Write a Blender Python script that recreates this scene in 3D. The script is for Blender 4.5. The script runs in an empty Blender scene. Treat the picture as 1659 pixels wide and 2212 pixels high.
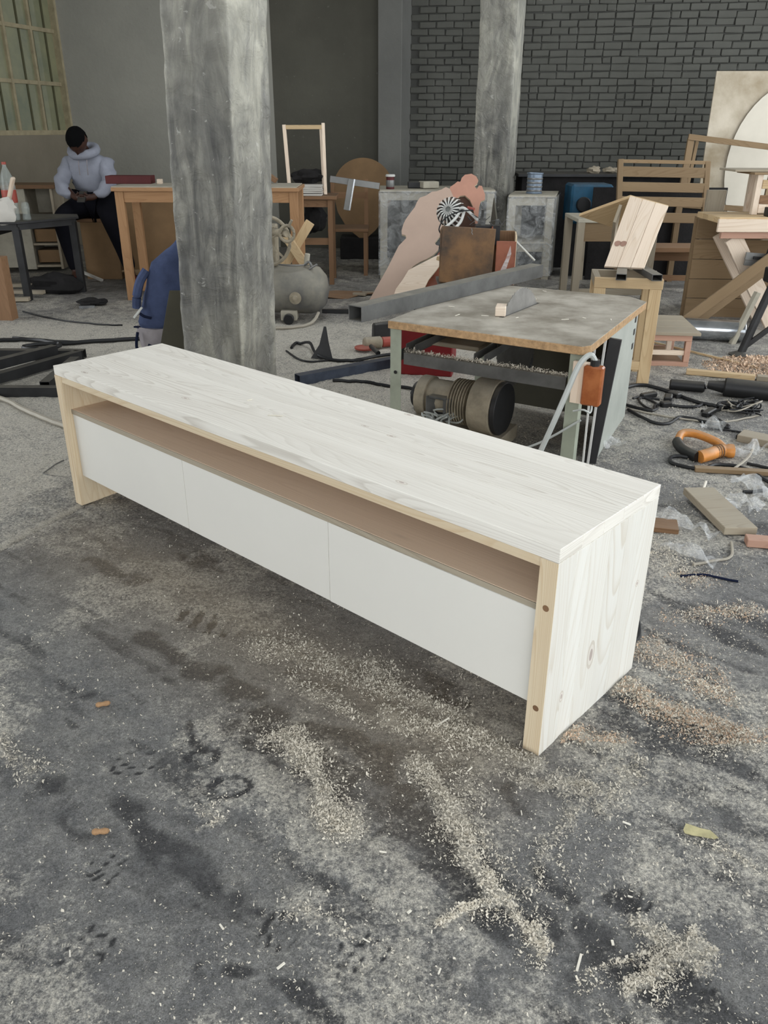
import bpy, bmesh, math, random
import numpy as np
from mathutils import Vector, Matrix, Euler, noise

random.seed(7); np.random.seed(7)
SC = bpy.context.scene
COL = SC.collection

# ------------------------------------------------------------------ camera
cam_d = bpy.data.cameras.new('camera'); cam = bpy.data.objects.new('camera', cam_d); COL.objects.link(cam)
cam_d.sensor_fit = 'VERTICAL'; cam_d.sensor_height = 36.0
cam_d.lens = 36.0 * 1768.5 / 2212.0
cam_d.clip_start = 0.05; cam_d.clip_end = 100
cam.location = (0, 0, 1.35)
PITCH, ROLL = 0.4391, 0.003
cam.rotation_mode = 'QUATERNION'
cam.rotation_quaternion = (Matrix.Rotation(math.pi/2 - PITCH, 3, 'X') @ Matrix.Rotation(ROLL, 3, 'Z')).to_quaternion()
SC.camera = cam

# ------------------------------------------------------------------ world / light / exposure
w = bpy.data.worlds.new('world'); SC.world = w; w.use_nodes = True
wn = w.node_tree.nodes; wl = w.node_tree.links
bg = wn['Background']
bg.inputs[0].default_value = (0.93, 0.97, 1.0, 1); bg.inputs[1].default_value = 4.2
SC.view_settings.view_transform = 'Standard'; SC.view_settings.look = 'None'
SC.view_settings.gamma = 1; SC.view_settings.use_curve_mapping = False
SC.view_settings.exposure = 0.0

def portal(loc, rot, sx, sy):
    d = bpy.data.lights.new('opening_portal', 'AREA'); d.shape = 'RECTANGLE'; d.size = sx; d.size_y = sy
    d.cycles.is_portal = True
    o = bpy.data.objects.new('opening_portal', d); o.location = loc; o.rotation_euler = rot; COL.objects.link(o)
portal((0.9, -3.1, 1.9), (math.pi/2, 0, 0), 6.6, 3.8)                   # big workshop doorway behind the camera
portal((4.9, 4.2, 2.1), (math.pi/2, 0, math.pi/2), 9.4, 3.4)            # open side bay to the right

portal((-5.9, 3.6, 1.65), (math.pi/2, 0, math.radians(-106.7)), 6.4, 3.2)     # side door in the left wall, nearer the camera
portal((0.2, 2.2, 4.28), (0, 0, 0), 1.1, 4.4)  # unseen roof opening, added to brighten the console top and floor
portal((-0.2, 5.8, 4.28), (0, 0, 0), 2.4, 1.8)                                   # second unseen roof opening, added to brighten the middle floor                                    

# ------------------------------------------------------------------ materials
def newmat(name):
    m = bpy.data.materials.new(name); m.use_nodes = True
    return m, m.node_tree.nodes, m.node_tree.links, m.node_tree.nodes['Principled BSDF']
def srgb(r, g, b):
    f = lambda c: ((c/255+0.055)/1.055)**2.4 if c/255 > 0.04045 else c/255/12.92
    return (f(r), f(g), f(b), 1)
def ramp(n, stops, interp='LINEAR'):
    r = n.new('ShaderNodeValToRGB'); r.color_ramp.interpolation = interp
    while len(r.color_ramp.elements) < len(stops): r.color_ramp.elements.new(0.5)
    for e, (p, c) in zip(r.color_ramp.elements, stops):
        e.position = p; e.color = c if len(c) == 4 else (*c, 1)
    return r
def mixc(n, l, fac, a, b, mode='MIX'):
    m = n.new('ShaderNodeMix'); m.data_type = 'RGBA'; m.blend_type = mode
    for sock, v in ((m.inputs[0], fac), (m.inputs[6], a), (m.inputs[7], b)):
        if hasattr(v, 'links') or hasattr(v, 'is_linked'): l.new(v, sock)
        else: sock.default_value = v
    return m.outputs[2]
def mathn(n, l, op, a, b=0.5, clamp=False):
    m = n.new('ShaderNodeMath'); m.operation = op; m.use_clamp = clamp
    for sock, v in ((m.inputs[0], a), (m.inputs[1], b)):
        if hasattr(v, 'is_linked'): l.new(v, sock)
        else: sock.default_value = v
    return m.outputs[0]
def noisen(n, l, vec, scale, detail=4, rough=0.55, dist=0.0):
    t = n.new('ShaderNodeTexNoise'); t.inputs['Scale'].default_value = scale; t.inputs['Detail'].default_value = detail
    t.inputs['Roughness'].default_value = rough; t.inputs['Distortion'].default_value = dist
    if vec is not None: l.new(vec, t.inputs['Vector'])
    return t.outputs['Fac']
def mapping(n, l, vec, scale=(1, 1, 1), loc=(0, 0, 0)):
    m = n.new('ShaderNodeMapping'); m.inputs['Scale'].default_value = scale; m.inputs['Location'].default_value = loc
    l.new(vec, m.inputs['Vector']); return m.outputs[0]
def bumpn(n, l, h, strength, dist, p):
    b = n.new('ShaderNodeBump'); b.inputs['Strength'].default_value = strength; b.inputs['Distance'].default_value = dist
    l.new(h, b.inputs['Height']); l.new(b.outputs[0], p.inputs['Normal']); return b
def dust_layer(n, l, col, dust, amount):
    """dust lying on faces that look up"""
    if amount <= 0: return col
    g = n.new('ShaderNodeNewGeometry'); s = n.new('ShaderNodeSeparateXYZ'); l.new(g.outputs['Normal'], s.inputs[0])
    up = mathn(n, l, 'SUBTRACT', s.outputs[2], 0.55, True); up = mathn(n, l, 'MULTIPLY', up, 3.0, True)
    tc = n.new('ShaderNodeTexCoord'); nz = noisen(n, l, tc.outputs['Object'], 9, 5, 0.65)
    r = ramp(n, [(0.25, (0.25,)*3), (0.7, (1,)*3)]); l.new(nz, r.inputs[0])
    f = mathn(n, l, 'MULTIPLY', up, r.outputs[0]); f = mathn(n, l, 'MULTIPLY', f, amount)
    return mixc(n, l, f, col, dust)
DUST = srgb(150, 145, 133)
def wood(name, base, dark, ring=0.35, knots=0.35, rough=0.7, dust=0.0, fine=0.3, tone=0.12, ringscale=9.0):
    m, n, l, p = newmat(name)
    uv = n.new('ShaderNodeUVMap').outputs[0]
    v1 = mapping(n, l, uv, (0.55, 6.5, 1)); low = noisen(n, l, v1, 1.6, 3, 0.5)
    # growth rings: contour lines of a stretched noise field, so they flow, widen and close like sawn boards
    v2 = mapping(n, l, uv, (0.42, 4.2, 1)); fld = noisen(n, l, v2, 1.0, 2, 0.4, 0.25)
    rgs = mathn(n, l, 'MULTIPLY', fld, ringscale*6); rgs = mathn(n, l, 'FRACT', rgs)
    r1 = ramp(n, [(0.0, (0, 0, 0)), (0.55, (0.12,)*3), (0.92, (1, 1, 1)), (1.0, (0, 0, 0))]); l.new(rgs, r1.inputs[0])
    v3 = mapping(n, l, uv, (3, 160, 1)); fn = noisen(n, l, v3, 1.0, 3, 0.6)
    v5 = mapping(n, l, uv, (0.8, 5, 1), (3, 7, 0)); pat = noisen(n, l, v5, 1.0, 2, 0.5); rp_ = ramp(n, [(0.35, (0.15,)*3), (0.62, (1, 1, 1))]); l.new(pat, rp_.inputs[0])
    f = mathn(n, l, 'MULTIPLY', r1.outputs[0], ring); f = mathn(n, l, 'MULTIPLY', f, rp_.outputs[0])
    lowc = mathn(n, l, 'SUBTRACT', low, 0.35, True); f2 = mathn(n, l, 'MULTIPLY', lowc, ring*1.2)
    fnc = mathn(n, l, 'SUBTRACT', fn, 0.45, True); f3 = mathn(n, l, 'MULTIPLY', fnc, fine*2)
    f = mathn(n, l, 'ADD', f, f2, True); f = mathn(n, l, 'ADD', f, f3, True)
    c = mixc(n, l, f, base, dark)
    if knots > 0:
        vk = mapping(n, l, uv, (2.1, 7.5, 1)); vo = n.new('ShaderNodeTexVoronoi'); vo.inputs['Scale'].default_value = 1.0
        l.new(vk, vo.inputs['Vector']); rk = ramp(n, [(0.0, (1, 1, 1)), (0.05, (0.85,)*3), (0.075, (0.25,)*3), (0.12, (0, 0, 0))]); l.new(vo.outputs['Distance'], rk.inputs[0])
        sp = n.new('ShaderNodeSeparateXYZ'); l.new(vo.outputs['Color'], sp.inputs[0])
        gate = mathn(n, l, 'GREATER_THAN', sp.outputs[0], 0.72)
        kf = mathn(n, l, 'MULTIPLY', rk.outputs[0], gate); kf = mathn(n, l, 'MULTIPLY', kf, knots)
        kd = tuple(x*0.35 for x in dark[:3]) + (1,)
        c = mixc(n, l, kf, c, kd)
    oi = n.new('ShaderNodeObjectInfo'); hs = n.new('ShaderNodeHueSaturation')
    tv = mathn(n, l, 'MULTIPLY', oi.outputs['Random'], tone*2); tv = mathn(n, l, 'ADD', tv, 1-tone); l.new(tv, hs.inputs['Value']); l.new(c, hs.inputs['Color'])
    c = dust_layer(n, l, hs.outputs[0], DUST, dust)
    l.new(c, p.inputs['Base Color']); p.inputs['Roughness'].default_value = rough; p.inputs['Specular IOR Level'].default_value = 0.25
    bumpn(n, l, fn, 0.12, 0.002, p)
    return m
def plain(name, col, rough=0.6, metal=0.0, var=0.15, dust=0.0, scale=6, bump=0.0, spec=0.4, col2=None):
    m, n, l, p = newmat(name)
    tc = n.new('ShaderNodeTexCoord'); nz = noisen(n, l, tc.outputs['Object'], scale, 6, 0.62)
    c2 = col2 if col2 else tuple(max(0, x*(1-var*2.2)) for x in col[:3]) + (1,)
    r = ramp(n, [(0.36, col), (0.66, c2)]); l.new(nz, r.inputs[0])
    c = dust_layer(n, l, r.outputs[0], DUST, dust)
    l.new(c, p.inputs['Base Color']); p.inputs['Roughness'].default_value = rough; p.inputs['Metallic'].default_value = metal
    p.inputs['Specular IOR Level'].default_value = spec
    if bump: bumpn(n, l, noisen(n, l, tc.outputs['Object'], scale*6, 5, 0.6), bump, 0.01, p)
    return m

M = {}
M['top'] = wood('whitewashed_pine_top', srgb(234, 230, 221), srgb(188, 180, 168), ring=0.5, knots=0.5, fine=0.45, tone=0.03, ringscale=12)
M['side'] = wood('whitewashed_pine_side', srgb(224, 222, 215), srgb(188, 174, 152), ring=0.42, knots=0.55, fine=0.25, tone=0.04, ringscale=10)
M['edge'] = wood('raw_pine_edge', srgb(214, 198, 170), srgb(182, 150, 110), ring=0.45, knots=0.8, fine=0.3, tone=0.04)
M['shelfwood'] = wood('tan_shelf_board', srgb(232, 208, 184), srgb(208, 180, 154), ring=0.3, knots=0.2, fine=0.3, tone=0.03)
M['pine'] = wood('raw_pine', srgb(200, 176, 138), srgb(162, 128, 92), ring=0.55, knots=0.8, dust=0.25)
M['palepine'] = wood('pale_pine', srgb(226, 210, 192), srgb(188, 160, 130), ring=0.5, knots=0.9, dust=0.1)
M['pinkpine'] = wood('pinkish_wood', srgb(190, 152, 132), srgb(160, 116, 98), ring=0.4, knots=0.3, dust=0.2)
M['brownwood'] = wood('brown_wood', srgb(130, 100, 74), srgb(94, 70, 50), ring=0.5, knots=0.3, dust=0.2)
M['greywood'] = wood('dusty_grey_wood', srgb(160, 150, 132), srgb(124, 110, 92), ring=0.5, knots=0.3, dust=0.5)
M['slat'] = wood('dusty_slat_wood', srgb(136, 115, 88), srgb(112, 90, 64), ring=0.45, knots=0.2, dust=0.3)
M['orange'] = wood('orange_pine', srgb(170, 132, 96), srgb(138, 100, 68), ring=0.4, knots=0.4, dust=0.35)
M['ply'] = plain('stained_plywood', srgb(132, 104, 72), 0.75, var=0.12, scale=3, dust=0.3)
M['whitewood'] = plain('chalky_white_wood', srgb(176, 170, 154), 0.8, var=0.1, scale=9, dust=0.3)
M['darkbrown'] = plain('arch_shade_brown', srgb(74, 50, 38), 0.8, var=0.1)
M['knotpale'] = plain('pale_knot_ring', srgb(208, 200, 188), 0.7, var=0.05)
M['knotwhite'] = plain('white_knot_ring', srgb(222, 216, 206), 0.7, var=0.04)
M['knotgrey'] = plain('grey_pink_knot_heart', srgb(186, 172, 164), 0.7, var=0.08)
M['knotwood'] = plain('brown_pink_knot', srgb(158, 124, 108), 0.75, var=0.12, scale=40)
M['veneer'] = plain('dark_worn_veneer', srgb(124, 92, 60), 0.5, scale=5, col2=srgb(66, 54, 44), dust=0.0, bump=0.1)
M['redveneer'] = plain('reddish_veneer', srgb(146, 88, 66), 0.45, scale=5, col2=srgb(104, 58, 44))
M['drawer'] = plain('white_melamine', srgb(222, 219, 211), 0.42, var=0.015, scale=2.5, spec=0.45)
M['mdf'] = plain('pinkish_mdf', srgb(186, 162, 146), 0.8, var=0.04, scale=3, dust=0.1)
M['mdfpink'] = plain('salmon_mdf', srgb(190, 142, 122), 0.8, var=0.06, scale=6)
M['mdfedge'] = plain('cream_sawn_edge', srgb(228, 214, 186), 0.8, var=0.03)
M['particle'] = plain('particle_board_edge', srgb(186, 152, 112), 0.85, var=0.18, scale=50, bump=0.4)
M['laminate'] = plain('scuffed_dusty_laminate', srgb(176, 170, 158), 0.6, scale=5.5, col2=srgb(128, 121, 108), bump=0.1)
M['greensteel'] = plain('pale_green_steel', srgb(152, 158, 142), 0.5, metal=0.0, var=0.12, scale=7)
M['greypanel'] = plain('pale_grey_green_sheet', srgb(168, 172, 164), 0.5, var=0.08, scale=5)
M['steel'] = plain('dull_mill_steel', srgb(90, 90, 88), 0.5, metal=0.1, var=0.2, scale=8, dust=0.8)
M['bluesteel'] = plain('blue_grey_square_steel', srgb(88, 96, 112), 0.42, metal=0.6, var=0.2, scale=8, dust=0.25)
M['darksteel'] = plain('black_painted_steel', srgb(50, 50, 51), 0.5, metal=0.2, var=0.2, dust=0.35)
M['blade'] = plain('saw_blade_steel', srgb(146, 144, 140), 0.4, metal=0.7, var=0.15, scale=10)
M['cast'] = plain('dusty_cast_iron', srgb(158, 148, 128), 0.8, var=0.2, scale=12, dust=0.6, bump=0.2)
M['black'] = plain('black_plastic', srgb(27, 27, 28), 0.5, var=0.1, dust=0.25)
M['cable'] = plain('black_rubber_cable', srgb(30, 31, 33), 0.5, var=0.1)
M['hose'] = plain('pale_hose', srgb(165, 158, 144), 0.6, var=0.08)
M['clearhose'] = plain('milky_plastic_tube', srgb(172, 176, 172), 0.3, var=0.05)
M['orangebox'] = plain('orange_brown_bakelite', srgb(166, 100, 58), 0.35, scale=14, col2=srgb(130, 66, 30))
M['orangeplastic'] = plain('orange_plastic', srgb(212, 140, 66), 0.45, var=0.12, scale=20, dust=0.5)
M['redplastic'] = plain('red_plastic', srgb(160, 74, 62), 0.5, var=0.12, dust=0.3)
M['red'] = plain('dark_red_paint', srgb(128, 22, 28), 0.5, var=0.1)
M['maroon'] = plain('maroon_card', srgb(86, 34, 34), 0.7, var=0.1)
M['paper'] = plain('white_paper', srgb(196, 192, 184), 0.8, var=0.05)
M['tank'] = plain('dusty_compressor_tank', srgb(132, 128, 116), 0.6, scale=4, col2=srgb(84, 84, 84), dust=0.6)
M['navy'] = plain('navy_paint', srgb(44, 52, 84), 0.5, var=0.1)
M['blue'] = plain('blue_machine_paint', srgb(34, 88, 118), 0.55, var=0.2, dust=0.3)
M['aluminium'] = plain('bare_aluminium', srgb(126, 126, 124), 0.35, metal=0.3, var=0.1)
M['chrome'] = plain('shiny_silver_foil', srgb(196, 200, 204), 0.22, metal=0.9, var=0.15, scale=9)
M['hoodie'] = plain('grey_hoodie_fleece', srgb(148, 151, 162), 0.95, var=0.05, scale=14, bump=0.25, spec=0.1)
M['trouser'] = plain('black_trousers', srgb(22, 22, 28), 0.95, var=0.1, spec=0.1)
M['skin'] = plain('dark_brown_skin', srgb(66, 42, 32), 0.55, var=0.06)
M['hair'] = plain('short_black_hair', srgb(11, 11, 12), 0.95, var=0.05, scale=60, bump=0.5, spec=0.1)
M['shoe'] = plain('red_black_shoe', srgb(120, 44, 38), 0.7, var=0.3, scale=14)
M['denim'] = plain('blue_backpack_fabric', srgb(74, 84, 114), 0.95, var=0.16, scale=9, bump=0.15, spec=0.1)
M['navyfab'] = plain('dark_navy_fabric', srgb(28, 34, 54), 0.95, var=0.1, spec=0.1)
M['greyfab'] = plain('pale_grey_fabric', srgb(150, 144, 146), 0.95, var=0.12, scale=10, spec=0.1)
M['boarddark'] = plain('dark_olive_board', srgb(72, 69, 56), 0.8, var=0.12, scale=3)
M['tin'] = plain('blue_grey_tin', srgb(128, 142, 158), 0.35, metal=0.3, var=0.15, scale=16)
M['leaf'] = plain('dry_yellow_leaf', srgb(188, 180, 138), 0.8, var=0.15, scale=40)
M['nut'] = plain('peanut_shell', srgb(180, 142, 104), 0.8, var=0.15, scale=60, bump=0.4)
M['chip'] = plain('sawdust_flakes', srgb(222, 214, 198), 0.95, var=0.18, scale=2.0)
M['chippink'] = plain('warm_sawdust_flakes', srgb(216, 188, 162), 0.95, var=0.15, scale=2.0)
M['chipwhite'] = plain('pale_wood_chip', srgb(232, 226, 212), 0.9, var=0.08)
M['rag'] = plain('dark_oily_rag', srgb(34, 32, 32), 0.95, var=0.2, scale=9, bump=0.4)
M['sheet_stained'] = plain('stained_pale_board', srgb(196, 186, 168), 0.7, scale=2.0, col2=srgb(146, 132, 108))
M['ceilingm'] = plain('grey_ceiling', srgb(120, 118, 112), 0.9)
M['outer'] = plain('grey_outer_wall', srgb(120, 120, 116), 0.9)
M['whiteplastic'] = plain('white_plastic', srgb(205, 205, 200), 0.4, var=0.04)

def mat_plastic():
    m, n, l, p = newmat('thin_clear_plastic_film')
    p.inputs['Base Color'].default_value = (0.82, 0.84, 0.84, 1); p.inputs['Roughness'].default_value = 0.18
    tc = n.new('ShaderNodeTexCoord'); nz = noisen(n, l, tc.outputs['Object'], 9, 4, 0.6, 1.5)
    r = ramp(n, [(0.35, (0.10,)*3), (0.7, (0.42,)*3)]); l.new(nz, r.inputs[0]); l.new(r.outputs[0], p.inputs['Alpha'])
    bumpn(n, l, nz, 0.8, 0.03, p); return m
M['film'] = mat_plastic()
def mat_glass(name, col, alpha, rough=0.05):
    m, n, l, p = newmat(name); p.inputs['Base Color'].default_value = col; p.inputs['Roughness'].default_value = rough
    p.inputs['Alpha'].default_value = alpha; p.inputs['Specular IOR Level'].default_value = 0.8; return m
M['bottle'] = mat_glass('clear_bottle_plastic', srgb(190, 200, 196), 0.25)
def mat_pane():
    m, n, l, p = newmat('dirty_window_glass')
    tc = n.new('ShaderNodeTexCoord'); nz = noisen(n, l, tc.outputs['Object'], 2.4, 6, 0.6)
    r = ramp(n, [(0.3, srgb(160, 158, 124)), (0.7, srgb(116, 124, 104))]); l.new(nz, r.inputs[0]); l.new(r.outputs[0], p.inputs['Base Color'])
    p.inputs['Roughness'].default_value = 0.45
    p.inputs['Alpha'].default_value = 0.93
    return m
M['pane'] = mat_pane()
M['winstripe'] = plain('dark_olive_standin_strip', srgb(92, 90, 66), 0.8, var=0.1)
M['winframe'] = plain('old_window_frame_paint', srgb(178, 166, 136), 0.7, var=0.12, scale=9)

def mat_paintwall(name, c1, c2, scale=0.8, rough=0.75, bump=0.25):
    m, n, l, p = newmat(name); tc = n.new('ShaderNodeTexCoord')
    nz = noisen(n, l, tc.outputs['Object'], scale, 7, 0.6); r = ramp(n, [(0.3, c1), (0.72, c2)]); l.new(nz, r.inputs[0])
    sp = noisen(n, l, tc.outputs['Object'], 26, 3, 0.5); rs = ramp(n, [(0.70, (0, 0, 0)), (0.76, (1, 1, 1))]); l.new(sp, rs.inputs[0])
    f = mathn(n, l, 'MULTIPLY', rs.outputs[0], 0.35); c = mixc(n, l, f, r.outputs[0], srgb(140, 138, 130))
    l.new(c, p.inputs['Base Color']); p.inputs['Roughness'].default_value = rough; p.inputs['Specular IOR Level'].default_value = 0.3
    bumpn(n, l, noisen(n, l, tc.outputs['Object'], 14, 6, 0.6), bump, 0.02, p); return m
M['wallgrey'] = mat_paintwall('grey_painted_plaster', srgb(172, 170, 160), srgb(152, 151, 143))
M['walldark'] = mat_paintwall('dark_plaster', srgb(100, 98, 88), srgb(78, 76, 68))  # darker tone for the right stretch of the plastered back wall
M['wallbrown'] = mat_paintwall('brown_grey_left_plaster', srgb(142, 134, 118), srgb(112, 104, 90))
M['brick'] = mat_paintwall('charcoal_painted_brick', srgb(98, 98, 92), srgb(78, 78, 73), 1.2)
M['mortar'] = mat_paintwall('charcoal_painted_mortar', srgb(80, 80, 76), srgb(66, 66, 63), 1.2)
M['pilaster'] = mat_paintwall('grey_painted_pilaster', srgb(126, 126, 121), srgb(106, 106, 103), 1.2)

def mat_column():
    m, n, l, p = newmat('rough_smudged_concrete'); tc = n.new('ShaderNodeTexCoord'); ob = tc.outputs['Object']
    v = mapping(n, l, ob, (1.6, 1.6, 0.7)); nz = noisen(n, l, v, 2.6, 9, 0.66, 0.8)
    r = ramp(n, [(0.30, srgb(128, 127, 122)), (0.46, srgb(164, 162, 152)), (0.60, srgb(202, 199, 184)), (0.74, srgb(220, 216, 202))]); l.new(nz, r.inputs[0])
    s = n.new('ShaderNodeSeparateXYZ'); l.new(ob, s.inputs[0]); sn = n.new('ShaderNodeSeparateXYZ'); l.new(tc.outputs['Normal'], sn.inputs[0])
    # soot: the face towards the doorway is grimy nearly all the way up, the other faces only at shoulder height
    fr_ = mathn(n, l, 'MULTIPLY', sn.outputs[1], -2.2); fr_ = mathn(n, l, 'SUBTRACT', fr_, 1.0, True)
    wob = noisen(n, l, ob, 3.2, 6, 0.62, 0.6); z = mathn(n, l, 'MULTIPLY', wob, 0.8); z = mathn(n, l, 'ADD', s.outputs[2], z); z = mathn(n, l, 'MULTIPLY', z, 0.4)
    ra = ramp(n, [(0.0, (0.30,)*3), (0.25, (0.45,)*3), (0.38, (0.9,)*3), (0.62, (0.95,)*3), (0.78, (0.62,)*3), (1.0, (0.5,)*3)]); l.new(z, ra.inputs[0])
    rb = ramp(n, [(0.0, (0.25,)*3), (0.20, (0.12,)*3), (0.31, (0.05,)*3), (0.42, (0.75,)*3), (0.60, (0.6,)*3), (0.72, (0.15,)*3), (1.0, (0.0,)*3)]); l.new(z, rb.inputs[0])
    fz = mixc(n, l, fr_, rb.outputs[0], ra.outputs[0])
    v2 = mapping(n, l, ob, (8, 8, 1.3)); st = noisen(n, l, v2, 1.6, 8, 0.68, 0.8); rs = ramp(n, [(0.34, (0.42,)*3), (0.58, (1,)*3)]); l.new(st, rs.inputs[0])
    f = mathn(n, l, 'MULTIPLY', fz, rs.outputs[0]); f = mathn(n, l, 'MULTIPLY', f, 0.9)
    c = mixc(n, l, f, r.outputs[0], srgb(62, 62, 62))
    sp = noisen(n, l, ob, 22, 4, 0.55, 1.0); rr = ramp(n, [(0.66, (0, 0, 0)), (0.70, (1, 1, 1))]); l.new(sp, rr.inputs[0])
    f2 = mathn(n, l, 'MULTIPLY', rr.outputs[0], 0.5); c = mixc(n, l, f2, c, srgb(206, 204, 196))
    l.new(c, p.inputs['Base Color']); p.inputs['Roughness'].default_value = 0.6
    bumpn(n, l, noisen(n, l, ob, 9, 10, 0.66, 0.9), 1.0, 0.05, p); return m
M['column'] = mat_column()

def mat_floor():
    m, n, l, p = newmat('dusty_concrete_floor'); tc = n.new('ShaderNodeTexCoord'); ob = tc.outputs['Object']
    at = n.new('ShaderNodeAttribute'); at.attribute_name = 'dust'; s = n.new('ShaderNodeSeparateColor'); l.new(at.outputs['Color'], s.inputs[0])
    R, G, B = s.outputs[0], s.outputs[1], s.outputs[2]           # R: bare dark smears, G: saw dust and the far shade fade, B: brown tint
    n1 = noisen(n, l, ob, 1.7, 8, 0.6, 0.5); n2 = noisen(n, l, ob, 14, 9, 0.7, 0.6); n3 = noisen(n, l, ob, 105, 6, 0.75)
    r = ramp(n, [(0.26, srgb(102, 103, 104)), (0.5, srgb(126, 126, 124)), (0.76, srgb(150, 148, 141))]); l.new(n1, r.inputs[0])
    r2 = ramp(n, [(0.34, srgb(92, 93, 96)), (0.64, srgb(162, 160, 155))]); l.new(n2, r2.inputs[0])
    c = mixc(n, l, 0.5, r.outputs[0], r2.outputs[0])
    # smears, broken up by fine noise
    f = mathn(n, l, 'SUBTRACT', n2, 0.5); f = mathn(n, l, 'MULTIPLY', f, 1.1); f = mathn(n, l, 'ADD', R, f)
    rf = ramp(n, [(0.28, (0, 0, 0)), (0.72, (1, 1, 1))]); l.new(f, rf.inputs[0])
    gate = mathn(n, l, 'GREATER_THAN', R, 0.02)
    f = mathn(n, l, 'MULTIPLY', rf.outputs[0], 0.88)
    c = mixc(n, l, f, c, srgb(60, 60, 62))
    g = mathn(n, l, 'SUBTRACT', n3, 0.45); g = mathn(n, l, 'MULTIPLY', g, 1.6); g = mathn(n, l, 'ADD', G, g)
    g2 = mathn(n, l, 'SUBTRACT', n2, 0.5); g = mathn(n, l, 'ADD', g, g2)
    rg = ramp(n, [(0.3, (0, 0, 0)), (0.75, (1, 1, 1))]); l.new(g, rg.inputs[0]); g = mathn(n, l, 'MULTIPLY', rg.outputs[0], 0.85)
    c = mixc(n, l, g, c, srgb(203, 198, 186))
    bb = mathn(n, l, 'MULTIPLY', B, 0.75); c = mixc(n, l, bb, c, srgb(142, 126, 102))
    n4 = noisen(n, l, ob, 330, 4, 0.75); g4 = ramp(n, [(0.36, (0.42,)*3), (0.5, (1,)*3), (0.64, (1.5,)*3)]); l.new(n4, g4.inputs[0]); c = mixc(n, l, 0.75, c, g4.outputs[0], 'MULTIPLY')
    grit = ramp(n, [(0.32, (0.5,)*3), (0.5, (1,)*3), (0.66, (1.35,)*3)]); l.new(n3, grit.inputs[0])
    c = mixc(n, l, 0.8, c, grit.outputs[0], 'MULTIPLY')
    l.new(c, p.inputs['Base Color']); p.inputs['Roughness'].default_value = 0.72; p.inputs['Specular IOR Level'].default_value = 0.35
    h = mathn(n, l, 'MULTIPLY', n3, 0.35); h2 = mathn(n, l, 'MULTIPLY', n2, 1.0); h = mathn(n, l, 'ADD', h, h2); h4 = mathn(n, l, 'MULTIPLY', n4, 0.16); h = mathn(n, l, 'ADD', h, h4)
    bumpn(n, l, h, 0.9, 0.02, p); return m
M['floor'] = mat_floor()

# ------------------------------------------------------------------ building helpers (all coordinates are world metres)
OFF = {}
def link(o, parent, at=None):
    COL.objects.link(o)
    if parent is not None:
        o.parent = parent; OFF[o] = OFF[parent]
    else:
        OFF[o] = Vector(at) if at is not None else Vector((0, 0, 0)); o.location = OFF[o]
def thing(name, label, cat, at, group=None, kind=None):
    o = bpy.data.objects.new(name, None); o.empty_display_size = 0.05; link(o, None, at)
    o['label'] = label
    if cat: o['category'] = cat
    if group: o['group'] = group
    if kind: o['kind'] = kind
    return o
def tag(o, label, cat, group=None, kind=None):
    o['label'] = label
    if cat: o['category'] = cat
    if group: o['group'] = group
    if kind: o['kind'] = kind
    return o
def frame_from(d, up=(0, 0, 1)):
    x = Vector(d).normalized(); u = Vector(up)
    if abs(x.dot(u)) > 0.98: u = Vector((0, 1, 0))
    y = u.cross(x).normalized(); z = x.cross(y)
    return Matrix((x, y, z)).transposed()
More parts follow.
